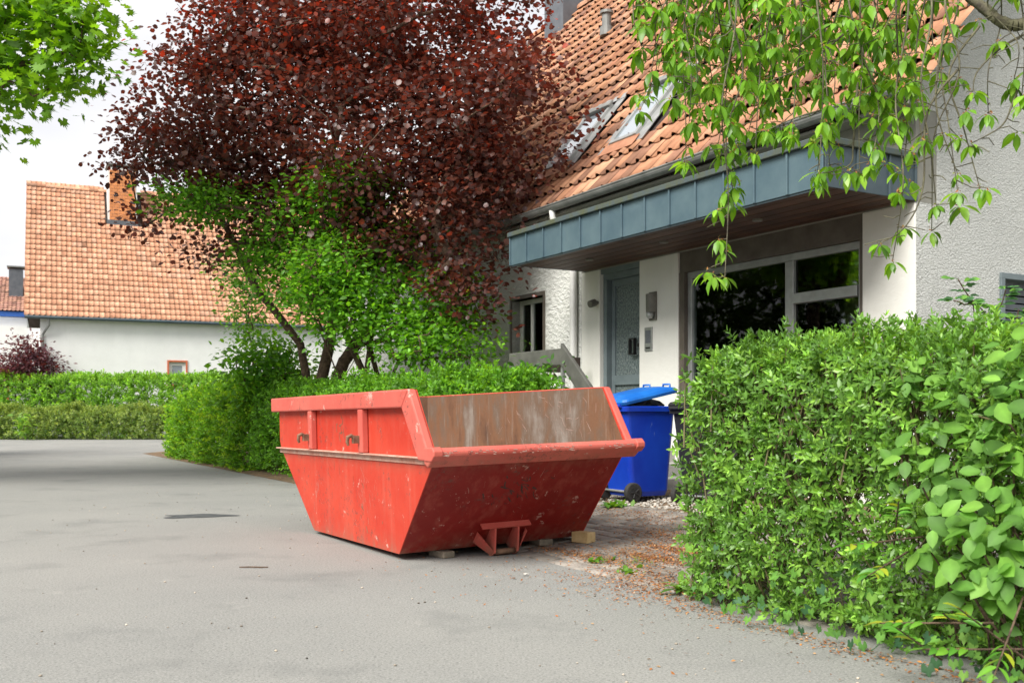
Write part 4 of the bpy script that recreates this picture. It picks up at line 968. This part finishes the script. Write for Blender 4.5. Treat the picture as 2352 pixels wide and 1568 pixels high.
scatter(pt, 'leaf', 'crown', LF_ROUND, R1, P1-tb, S1, C1, M['leaf_purple'], keep=300)

# green hazel shrub growing through it
gbse = at(860, 880, 15.6); gbse[2] = slope_z(2.0)
gt = thing('green_shrub', tuple(gbse), 'bright green leafy shrub growing up through the purple tree behind the hedge', 'shrub')
GB = [(480, 462, 15.4, 85, .45), (400, 455, 15.5, 50, .5), (800, 430, 15.1, 105, .55), (650, 480, 15.3, 60, .6), (620, 590, 15.8, 65), (790, 620, 14.9, 110, .7), (760, 690, 15, 90), (690, 640, 15.6, 75), (650, 560, 15.7, 55), (870, 720, 14.8, 105, .8), (980, 780, 14.6, 100, .7), (1080, 800, 14.5, 60, .8), (1020, 700, 15, 90), (900, 560, 15.3, 70), (760, 540, 15.4, 80)]
tipsG = blobs(GB, 400, mind=.22)
stems = []
for q in ((720, 640), (790, 620), (870, 690), (960, 760), (640, 560), (1020, 760)):
    s0 = gbse+np.array([rng.uniform(-.35, .35), rng.uniform(-.2, .2), 0]); e = at(q[0], q[1], 15.2); stems.append([s0, s0*.65+e*.35+np.array([0, 0, .35]), s0*.3+e*.7+np.array([0, 0, .3]), e])
pos, par, rad, ends = grow(stems, tipsG, r_tip=.006, expo=.42); wood(gt, pos, par, rad, 'stems', 'bark', .0, 6)
R1, P1, S1, C1 = cluster(tipsG, 50, .20, .088, [(.12, .32, .022), (.16, .40, .028), (.10, .27, .02), (.21, .46, .035), (.08, .21, .018)], flat=.55)
scatter(gt, 'leaf', 'crown', LF_OVAL, R1, P1-gbse, S1, C1, M['leaf_green'], keep=300)

# maple whose crown reaches in at the upper left
mb = np.array([-10.9, 13.6, 0.])
mt = thing('maple_tree', tuple(mb), 'light green maple with lobed leaves overhanging the road', 'tree')
MBL = [(-60, 60, 13.2, 210), (120, 40, 13.0, 115), (200, 60, 12.9, 72), (150, 150, 12.9, 75), (60, 190, 12.9, 85), (210, 130, 12.9, 45), (10, 270, 13.0, 42), (100, -150, 13.2, 200), (-300, -50, 13.5, 330), (-450, 250, 13.6, 280), (-700, 100, 13.8, 350), (-600, -250, 13.8, 350), (-950, 250, 14, 280)]
MBL = [(b_[0]-30, b_[1]-12)+tuple(b_[2:]) for b_ in MBL]
tipsM = blobs(MBL, 720, mind=.27)
stems = [[mb, mb+np.array((.05, 0, 1.2)), mb+np.array((.1, 0, 2.4)), mb+np.array((.3, 0, 3.6)), mb+np.array((.4, 0, 5.5)), mb+np.array((.3, 0, 7.5))], (mb+np.array((.3, 0, 3.6)), [mb+np.array((1.6, -.1, 4.6)), at(-80, 190, 13.2), at(40, 150, 13.0), at(120, 130, 12.9)])]
pos, par, rad, ends = grow(stems, tipsM, r_tip=.007, expo=.47); wood(mt, pos, par, rad, 'trunk', 'bark', .0, 7)
R1, P1, S1, C1 = cluster(tipsM, 30, .25, .15, [(.15, .32, .018), (.18, .38, .02), (.24, .44, .024), (.12, .27, .016)], up=.75, droop=.6, flat=.7)
scatter(mt, 'leaf', 'crown', LF_MAPLE, R1, P1-mb, S1, C1, M['leaf_maple'], keep=300)

# weeping cherry over the hedge
cb_ = np.array([4.3, 4.9, .05])
ct = thing('cherry_tree', tuple(cb_), 'cherry tree with long drooping leafy twigs hanging in front of the tiled roof', 'tree')
limb = [[cb_, cb_+np.array((-.05, 0, 1.2)), cb_+np.array((-.2, .05, 2.5)), cb_+np.array((-.5, .1, 3.1))]]
main = [at(2500, 0, 5.0), at(2352, 55, 5.05), at(2300, 50, 5.1), at(2255, 15, 5.15), at(2150, -60, 5.25), at(2000, -130, 5.4), at(1850, -170, 5.5), at(1700, -190, 5.6), at(1560, -170, 5.7), at(1470, -120, 5.75)]
main2 = [at(2600, -100, 5.0), at(2400, -200, 5.6), at(2150, -240, 6.0), at(1900, -240, 6.1), at(1650, -220, 6.2)]
segs = []; rads = []; LR, LP, LS, LC = [], [], [], []
def stick(pts, r0, r1):
    for i in range(len(pts)-1):
        f0, f1 = i/(len(pts)-1), (i+1)/(len(pts)-1); segs.append((np.array(pts[i])-cb_, np.array(pts[i+1])-cb_)); rads.append((r0+(r1-r0)*f0, r0+(r1-r0)*f1))
def smooth(pts, k=6):
    pts = [np.array(p, float) for p in pts]; o_ = []
    for i in range(len(pts)-1):
        p0, p1, p2, p3 = pts[max(i-1, 0)], pts[i], pts[i+1], pts[min(i+2, len(pts)-1)]
        for j in range(k):
            u = j/k; o_.append(.5*((2*p1)+(-p0+p2)*u+(2*p0-5*p1+4*p2-p3)*u*u+(-p0+3*p1-3*p2+p3)*u**3))
    return o_+[pts[-1]]
stick(smooth(limb[0]+[main[0]], 4), .11, .05); stick(smooth(main), .035, .012); stick(smooth([limb[0][-1]]+main2), .05, .012)
CH = [(.14, .31, .022), (.17, .36, .028), (.115, .26, .02), (.23, .43, .04), (.09, .205, .022)]
def rosette(p, n, size):
    ph_ = rng.uniform(0, 6.3)
    for k in range(n):
        a = ph_+k*2*math.pi/n+rng.normal(0, .35); dn = rng.uniform(.25, 1.6); d = np.array([math.cos(a), math.sin(a), -dn]); d /= np.linalg.norm(d)
        nn = np.array([math.cos(a)*dn, math.sin(a)*dn, 1.0])+rng.normal(0, .25, 3)
        LR.append(frames(d[None], nn[None])[0]); LP.append(p+d*.012-cb_); LS.append(size*rng.uniform(.65, 1.15)); LC.append(np.array(CH[rng.integers(0, 5)])*np.clip(rng.normal(1, .12), .7, 1.4))
buds = []
def strand(pts, r0=.006, dens=1.0, leafy=1.0, start=.0):
    pl = smooth(pts, 8); stick(pl, r0, .0022)
    acc = 0; nxt = .05
    for i in range(1, len(pl)):
        acc += np.linalg.norm(pl[i]-pl[i-1])
        if acc < nxt: continue
        nxt = acc+rng.uniform(.04, .085)/dens
        if i/len(pl) < start: continue
        a = rng.uniform(0, 6.3); ln = rng.uniform(.02, .14); e = pl[i]+np.array([math.cos(a)*ln, math.sin(a)*ln, -rng.uniform(-.2, .55)*ln])
        stick([pl[i], (pl[i]+e)/2+rng.normal(0, .008, 3), e], .003, .002)
        if rng.random() < leafy: rosette(e, int(rng.integers(4, 8)), .094); buds.append(e)
    if leafy > .1: rosette(pl[-1], 7, .08); buds.append(pl[-1])
# hanging twigs: (x at the top, x at the tip, y of the tip, depth, leafiness)
HT = [(1500, 1475, 110, 5.7, .9), (1530, 1490, 220, 5.7, .75), (1550, 1470, 255, 5.65, .55), (1570, 1560, 190, 5.75, .95), (1600, 1575, 380, 5.5, .75), (1640, 1610, 260, 5.6, .95), (1665, 1650, 330, 5.7, .9), (1690, 1665, 635, 5.35, .8), (1700, 1690, 470, 5.5, .85), (1735, 1720, 300, 5.6, 1), (1760, 1735, 350, 5.6, .8), (1790, 1780, 220, 5.8, 1), (1810, 1800, 290, 5.5, .9),
      (1850, 1820, 310, 5.4, .9), (1870, 1880, 420, 5.3, .9), (1900, 1895, 300, 5.6, 1), (1930, 1905, 380, 5.4, .8), (1960, 1975, 400, 5.3, .9), (1990, 2000, 380, 5.3, .8), (2020, 1990, 230, 5.6, 1), (2050, 2065, 440, 5.2, .7), (2090, 2050, 600, 5.1, .45), (2110, 2140, 530, 5.1, .5), (2140, 2120, 330, 5.2, .8), (2170, 2200, 440, 5.1, .35), (2210, 2150, 470, 5.1, .3), (2260, 2330, 180, 5.0, .4), (2290, 2270, 260, 5.0, .3), (2330, 2345, 240, 4.9, .5),
      (1620, 1600, 120, 5.9, 1), (1680, 1670, 160, 5.9, 1), (1720, 1725, 130, 6.0, 1), (1830, 1840, 150, 6.0, 1), (1880, 1875, 180, 5.9, 1), (1940, 1945, 170, 5.8, 1), (1970, 1960, 120, 6.0, 1), (2040, 2035, 170, 5.8, 1), (2080, 2090, 200, 5.6, .9), (2110, 2100, 90, 5.6, 1), (1750, 1755, 90, 5.9, 1), (1590, 1585, 60, 5.8, 1), (1540, 1530, 70, 5.9, 1), (2160, 2165, 180, 5.3, .7), (1700, 1700, 230, 5.8, 1), (1650, 1640, 210, 5.8, 1)]
HT += [(x, x+rng.uniform(-40, 30), rng.uniform(60, 290), rng.uniform(5.3, 6.1), .95) for x in np.linspace(1580, 2110, 13)]
for xt, xe, ye, d, lf in HT:
    n_ = 4; pts = [at(xt+rng.uniform(-20, 20), -150, d+.2)]
    for j in range(1, n_+1):
        f = j/n_; pts.append(at(xt+(xe-xt)*f+rng.uniform(-26, 26)*(j < n_), -150+(ye+150)*f, d+rng.uniform(-.12, .12)))
    strand(pts, .0065 if ye > 300 else .005, 1.0, lf, .3 if ye > 250 else .15)
for pts in ([(2250, 60), (2180, 170), (2215, 300), (2250, 430)], [(2352, 80), (2300, 110), (2245, 165), (2235, 210)], [(2200, 160), (2130, 260), (2120, 430), (2080, 520), (2020, 560)], [(2340, 200), (2325, 240), (2300, 290), (2230, 330)], [(1970, 190), (1960, 330), (1950, 380), (1880, 400)], [(2170, 60), (2150, 240), (2200, 400)], [(1960, 60), (1850, 150), (1760, 190)], [(1900, 250), (1830, 270), (1760, 300)]):
    strand([at(x, y, 5.05 if x > 2000 else 5.4) for x, y in pts], .007, .6, .12)
rads = np.array(rads); o = twigs(segs, 'branches', ct, M['bark_grey'], rads[:, 0], rads[:, 1], 6)
LS = np.array(LS); scatter(ct, 'leaf', 'crown', leaf(.44, .12, .3), np.array(LR), np.array(LP), LS, np.array(LC), M['leaf_cherry'], keep=300)
k = np.repeat(np.array(buds)-cb_, 7, 0); nb = len(k)
scatter(ct, 'bud', 'bud_scales', LF_QUICK, frames(rdir(nb), rdir(nb)), k+rng.normal(0, .008, (nb, 3)), rng.uniform(.010, .022, nb), palette(nb, [(.3, .12, .04), (.35, .17, .05), (.3, .34, .06)]), M['litter'])

# broad-leaved dogwood, mahonia and ivy growing out of the near hedge at the right
db_ = hw(-4.0, 4.25); db_ = np.array((db_.x, db_.y, 0.))
dg = thing('dogwood_shrub', tuple(db_), 'shrub with broad pale green leaves growing out of the privet hedge', 'shrub')
DR, DP, DS, DC, dsegs = [], [], [], [], []
spots = [(2080, 880, 4.55), (2150, 960, 4.4), (2230, 900, 4.3), (2260, 1010, 4.15), (2190, 1060, 4.25), (2120, 1120, 4.3), (2160, 1200, 4.2), (2230, 1170, 4.1), (2290, 1120, 4.0), (2330, 1220, 3.9), (2260, 1270, 4.0), (2200, 1300, 4.05), (2140, 1270, 4.2), (2300, 1330, 3.85), (2250, 1390, 3.9), (2330, 1050, 3.95), (2310, 960, 4.05), (2070, 1050, 4.5), (2340, 880, 4.05), (2345, 1300, 3.8), (2210, 1230, 4.05), (2320, 800, 4.2), (2170, 1130, 4.2), (2280, 1200, 3.95), (2240, 1330, 3.95)]
for x, y, d in spots:
    p = at(x, y, d-.1); j = p+np.array([.12, .12, -.2])+rng.normal(0, .05, 3); dsegs.append((j-db_, p-db_)); dsegs.append((j-db_+np.array([.1, .15, -.3]), j-db_))
    for k in range(8):
        a = k*2.4+rng.normal(0, .3); nn = nrm(np.array([[-.55, -.55, .7]])+rng.normal(0, .25, (1, 3)))[0]; tq = np.cross(nn, [0, 0, 1.]); tq /= np.linalg.norm(tq); tw = np.cross(nn, tq)
        dd = tq*math.cos(a)+tw*math.sin(a)-np.array([0, 0, .15]); DR.append(frames(dd[None], nn[None])[0]); DP.append(p+rng.normal(0, .045, 3)-db_); DS.append(rng.uniform(.07, .125)); DC.append(palette(1, [(.11, .26, .04), (.14, .31, .045), (.18, .36, .055), (.09, .21, .035)])[0])
scatter(dg, 'leaf', 'foliage', leaf(.62, .08, .18, ((.18, .7), (.42, 1.0), (.72, .75))), np.array(DR), np.array(DP), np.array(DS), np.array(DC), M['leaf_big'], keep=300)
twigs(dsegs, 'branches', dg, M['bark'], .006, .004, 6)
mbb = hw(-3.2, 4.3); mbb = np.array((mbb.x, mbb.y, 0.)); mho = thing('mahonia_sprigs', tuple(mbb), 'glossy spiny mahonia sprigs with yellowish tips low in the hedge', 'shrub')
DR, DP, DS, DC, dsegs = [], [], [], [], []
for x, y, d in [(2060, 1190, 4.35), (2010, 1245, 4.45), (2030, 1300, 4.35), (2180, 1420, 3.95), (2260, 1440, 3.8), (2100, 1470, 4.0), (2220, 1490, 3.8), (2120, 1430, 4.0), (2310, 1480, 3.7), (2080, 1215, 4.3)]:
    p = at(x, y, d-.12); base_d = nrm(np.array([[-.6, -.5, .15]])+rng.normal(0, .35, (1, 3)))[0]; sd = np.cross(base_d, [0, 0, 1.]); sd /= np.linalg.norm(sd); e = p+base_d*.16; dsegs.append((p-db_*0-mbb-base_d*.25, e-mbb))
    for k in range(9):
        f = (k//2)/4.5; q = -1 if k % 2 else 1; dd = sd*q*.8+base_d*(.7 if k < 8 else 3); nn = np.array([0, 0, 1.])+rng.normal(0, .3, 3)-base_d*.2; DR.append(frames(dd[None], nn[None])[0]); DP.append(p+base_d*.16*f-mbb); DS.append(rng.uniform(.055, .085)); DC.append(palette(1, [(.10, .3, .03), (.14, .36, .04), (.08, .24, .03), (.3, .36, .03)])[0])
scatter(mho, 'leaf', 'foliage', leaf(.4, .2, .2, ((.2, .8), (.4, 1.0), (.7, .8))), np.array(DR), np.array(DP), np.array(DS), np.array(DC), M['leaf_privet'], keep=300)
twigs(dsegs, 'branches', mho, M['bark'], .005, .003, 5)
ib = hw(-2.6, 4.25); ib = np.array((ib.x, ib.y, 0.)); iv = thing('ivy', tuple(ib), 'lobed ivy leaves creeping at the foot of the privet hedge', 'ivy')
DR, DP, DS, DC = [], [], [], []
for q in range(150):
    f = rng.random(); s = -1.85-f*2.6; p = np.array(hw(s, 4.2+rng.uniform(-.1, .12), 0)); p[2] = abs(rng.normal(.02, .12))+.03
    if q < 14: p = at(*[(2085, 1330, 4.6), (2150, 1320, 4.5), (2040, 1400, 4.55), (1990, 1350, 4.7), (1960, 1290, 4.8), (1975, 1260, 4.75), (1940, 1255, 4.85), (2010, 1480, 4.4), (2130, 1430, 4.2), (1700, 1390, 5.0), (1680, 1380, 5.05), (1900, 1440, 4.6), (2260, 1540, 3.85), (2330, 1545, 3.75)][q]); p = p*np.array([.985, .985, 1])
    nn = nrm(np.array([[-.7, -.6, .5]])+rng.normal(0, .3, (1, 3))); dd = nrm(np.array([[0, 0, -1.]])+rng.normal(0, .5, (1, 3))); DR.append(frames(dd, nn)[0]); DP.append(p-ib); DS.append(rng.uniform(.035, .062)); DC.append(palette(1, [(.13, .3, .05), (.09, .22, .05), (.2, .38, .07), (.05, .13, .06)])[0])
scatter(iv, 'leaf', 'foliage', LF_IVY, np.array(DR), np.array(DP), np.array(DS), np.array(DC), M['leaf_big'], keep=300)

# rose shoots in front of the gable, between hedge and wall
rb_ = np.array(hw(-1.3, 1.0, .1)); ro = thing('rose_shrub', tuple(rb_), 'leggy rose shoots with blue-green leaves against the rough gable wall', 'shrub')
DR, DP, DS, DC, dsegs = [], [], [], [], []
dR = 7.6
for pl in ([(2290, 800), (2270, 730), (2225, 680), (2200, 640)], [(2270, 760), (2300, 700), (2310, 665)], [(2240, 740), (2215, 700), (2190, 690)], [(2330, 790), (2335, 740), (2340, 710)], [(2290, 800), (2250, 790), (2205, 770)]):
    q = [at(x, y, dR) for x, y in pl]; q = smooth([np.array([q[0][0], q[0][1], .3])]+q, 4)
    for i in range(len(q)-1): dsegs.append((q[i]-rb_, q[i+1]-rb_))
    for i in range(5, len(q)):
        a0 = rng.uniform(0, 6.3); dd0 = np.array([math.cos(a0), math.sin(a0), .25])
        for k in range(6):
            aa = a0+(k-2.5)*.45; dd = np.array([math.cos(aa), math.sin(aa), .1]); DR.append(frames(dd[None], np.array([[-.3, -.8, .7]])+rng.normal(0, .25, (1, 3)))[0]); DP.append(q[i]+dd0*.03+dd*.02*(k % 3)-rb_); DS.append(rng.uniform(.05, .085)); DC.append(palette(1, [(.07, .19, .07), (.10, .26, .06), (.06, .15, .06), (.15, .34, .05)])[0])
scatter(ro, 'leaf', 'foliage', LF_OVAL, np.array(DR), np.array(DP), np.array(DS), np.array(DC), M['leaf_big'], keep=300)
twigs(dsegs, 'branches', ro, M['bark'], .006, .004, 5)

def bush(name, label, x, y, d, blob, n, per, spread, size, cols, mat, tmpl, base_z=None, keep=0):
    b_ = at(x, y, d); b_[2] = 0 if base_z is None else base_z
    t_ = thing(name, tuple(b_), label, 'bush'); tips = blobs(blob, n, mind=.2)
    stems = [[b_+np.array([rng.uniform(-.1, .1), 0, 0]), b_+np.array([rng.uniform(-.2, .2), 0, .5])]]
    pos, par, rad, e = grow(stems, tips, r_tip=.005, expo=.4); wood(t_, pos, par, rad, 'stems', 'bark', 0, 5)
    R1, P1, S1, C1 = cluster(tips, per, spread, size, cols, flat=.7); scatter(t_, 'leaf', 'crown', tmpl, R1, P1-b_, S1, C1, mat, keep=keep)
bush('leafy_bush', 'mid green broad-leaved bush behind the hedge, left of the purple tree trunk', 610, 900, 18.2, [(600, 850, 18.2, 70), (560, 865, 18.2, 40), (640, 820, 18.2, 45), (660, 870, 18.0, 50), (610, 800, 18.2, 30)], 80, 40, .2, .1, [(.12, .32, .03), (.15, .37, .03), (.2, .43, .035), (.09, .24, .03)], M['leaf_green'], LF_OVAL, .1)
bush('purple_bush', 'dark purple-leaved bush in front of the white house wall', 65, 900, 43.6, [(65, 840, 43.6, 50), (30, 855, 43.6, 40), (100, 850, 43.6, 35), (40, 790, 43.6, 14), (70, 800, 43.6, 25)], 120, 30, .3, .18, [(.085, .03, .04), (.11, .04, .045), (.07, .028, .04)], M['leaf_purple'], LF_QUICK, 0)
bush('wall_climber', 'pale green leafy shoots beside the tree in front of the orange roof', 600, 900, 21.5, [(580, 690, 21.5, 40, 1.4), (560, 640, 21.5, 35), (570, 740, 21.5, 30), (500, 610, 21.5, 16)], 45, 26, .22, .1, [(.09, .22, .03), (.12, .28, .04), (.07, .17, .03)], M['leaf_green'], LF_OVAL, .1)
bush('railing_plant', 'small dark green plant growing beside the handrail', 1250, 900, 11.9, [(1215, 862, 11.9, 22), (1265, 865, 11.9, 20), (1275, 850, 11.9, 14)], 16, 16, .10, .085, [(.05, .13, .03), (.07, .18, .035)], M['leaf_green'], LF_OVAL, .2)

# ------------------------------------------------------------------ weeds, litter and small debris
def weed(name, label, s, o, n, size, cols, tmpl, spread=.4, grp=None, z=None, cat='weed'):
    p = np.array(hw(s, o, slope_z(o)+.012 if z is None else z)); t_ = thing(name, tuple(p), label, cat, group=grp)
    a = rng.uniform(0, 6.3, n); el = rng.uniform(.25, 1.2, n); D = np.c_[np.cos(a), np.sin(a), np.tan(el)*.7]; Nn = np.c_[-np.cos(a)*.6, -np.sin(a)*.6, np.ones(n)]
    scatter(t_, 'leaf', 'foliage', tmpl, frames(D, Nn), rng.normal(0, size*spread, (n, 3))*np.array([1, 1, 0])+np.array([0, 0, .005]), size*rng.uniform(.5, 1.1, n), palette(n, cols), M['leaf_green'], keep=300)
WG = [(.08, .2, .025), (.12, .27, .03), (.15, .3, .05)]
grass_l = leaf(.09, .05, .5); rag = leaf(.3, .1, .5, ((.2, .5), (.35, .9), (.5, .6), (.7, 1.0)))
weed('dandelion', 'ragged dandelion rosette at the hedge corner on the paving', -1.42, 3.95, 16, .17, WG, rag)
weed('grass_tuft', 'narrow grass tuft growing between the pavers near the timber block', .35, 2.4, 40, .14, WG, grass_l)
weed('grass_tuft', 'grass tuft among the orange litter close to the hedge', -.55, 3.6, 44, .08, [(.25, .32, .04), (.15, .28, .03)], grass_l, .9)
weed('weed_clump', 'leafy weed clump in front of the blue bin wheel', 2.0, 1.95, 34, .13, WG, LF_OVAL)
weed('weed_clump', 'leafy weed clump on the gravel by the left bin wheel', 2.55, 1.95, 30, .15, WG, LF_SLIM)
weed('clover_patch', 'tiny clover patch in the paver joints', -.3, 3.75, 26, .05, WG, LF_ROUND, .9)
weed('clover_patch', 'small clover patch beside the asphalt edge in orange litter', -.75, 3.85, 26, .05, WG, LF_ROUND, .9)
pw_ = at(62, 1000, 39.2); tw = thing('flowering_weed', (pw_[0], 38.9, 0), 'tall pale flowering weed in front of the low hedge', 'weed')
scatter(tw, 'leaf', 'foliage', LF_OVAL, frames(rdir(90), nrm(rdir(90)+np.array([0, 0, 1]))), np.c_[rng.normal(0, .17, 90), rng.normal(0, .1, 90), rng.uniform(.05, 1.0, 90)], rng.uniform(.16, .28, 90), palette(90, [(.16, .32, .06), (.22, .38, .08)]), M['leaf_green'])
twigs([(np.array([0, 0, 0.]), np.array([0, 0, .9]))], 'stem', tw, M['stem'], .015, .008, 5)

# fallen orange blossom scales on the paving and along the hedge foot
pts = []
cent = [(.1, 2.75, .4, .12, 1100), (-.35, 3.1, .28, .08, 1100), (-.5, 3.42, .3, .08, 1100), (-.1, 3.72, .45, .07, 900), (-1.1, 3.9, .35, .14, 900), (.9, 2.3, .6, .22, 700), (-.9, 2.7, .4, .15, 500), (1.5, 2.1, .5, .15, 500), (-1.35, 4.1, .3, .16, 500), (.25, 3.3, .3, .2, 150), (0, 3.2, 1.3, .6, 220), (-.9, 4.3, .8, .2, 250)]
for s, o, ds, do, n in cent:
    n = int(n*1.7); pts.append(np.c_[rng.normal(s, ds, n), rng.normal(o, do, n)])
f_ = rng.uniform(0, 4.4, 1500); pts.append(np.c_[-1.8-f_, 4.17+np.abs(rng.normal(.0, .10, 1500))])
pts.append(np.c_[rng.uniform(-4, 1, 260), rng.uniform(4.1, 5.3, 260)]); pts.append(np.c_[rng.uniform(3.5, 20, 900), 3.1+np.abs(rng.normal(0, .25, 900))])
pts = np.concatenate(pts); pts = pts[(pts[:, 1] > 1.5)]
def lz(o): return 0.004 if o > 4.03 else slope_z(o)+(.02)
LPp = np.array([tuple(hw(a, b_, lz(b_)+rng.uniform(0, .008))) for a, b_ in pts]); n = len(LPp)
LPp[LPp[:, 1] > 13, 2] = np.maximum(LPp[LPp[:, 1] > 13, 2]-.012, .006)
lo = scatter(None, 'scale', 'blossom_litter', LF_QUICK, frames(nrm(rng.normal(size=(n, 3))*np.array([1, 1, .15])), nrm(np.array([0, 0, 1.])+rng.normal(0, .3, (n, 3)))), LPp, rng.uniform(.009, .026, n), palette(n, [(.36, .13, .03), (.31, .105, .025), (.42, .18, .045), (.22, .095, .045), (.38, .23, .11)], .2), M['litter'])
tag(lo, 'fallen orange-brown blossom scales strewn over the pavers and hedge foot', 'litter')
# asphalt crumbs, pale chips
n = 420; P = np.c_[rng.uniform(-5, 1.5, n), rng.uniform(3.2, 14, n), np.full(n, .004)]; g = rng.uniform(.1, 1.3, n)
cr = scatter(None, 'stone', 'grit', (IV, IF), np.repeat(np.eye(3)[None], n, 0), P, rng.uniform(.003, .009, n), np.c_[g, g*.9, g*.78], M['gravel'])
tag(cr, 'loose grit and crumbs scattered on the grey asphalt', 'grit')
p0, p1 = at(551, 1304, 6.92), at(615, 1303, 6.93)
tw = thing('twig', (float((p0[0]+p1[0])/2), 6.92, 0), 'thin brown twig lying on the asphalt left of the skip', 'twig')
f = MB(); f.tube([(-.1, 0, .007), (-.03, .004, .008), (.04, .0, .007), (.1, .003, .007)], [.004, .005, .005, .004], 6); f.build('stick', M['bark'], tw)
for nm, lab, x, y, l in (('pebble', 'white pebble on the asphalt in front of the skip bracket', 1208, 1322, .022), ('pebble', 'small reddish stone chip on the asphalt below the tipping bracket', 1180, 1330, .014), ('paper_scrap', 'small white scrap of paper on the littered pavers', 1478, 1222, .03)):
    d = CAM_H*FPX/(y-947); p = at(x, y, d); 
    zz = 0.003
    t_ = thing(nm, (p[0], p[1], zz), lab, 'pebble' if nm == 'pebble' else 'paper')
    if nm == 'pebble':
        f = MB(); f.add(IV*l*[1, .8, .55]+[0, 0, l*.5], [tuple(q) for q in IF]); f.build('stone', M['gravel'] if 'white' in lab else M['rusty'], t_)
    else:
        q_ = hw(-.1, 2.55, slope_z(2.55)+.022); t_.location = q_
        f = MB(); f.add([(-.05, -.01, 0), (.0, -.02, .02), (.05, .0, .003), (.04, .02, .003), (0, .01, .018), (-.05, .012, .002)], [(0, 1, 4, 5), (1, 2, 3, 4)]); f.build('sheet', M['white_frame'], t_)
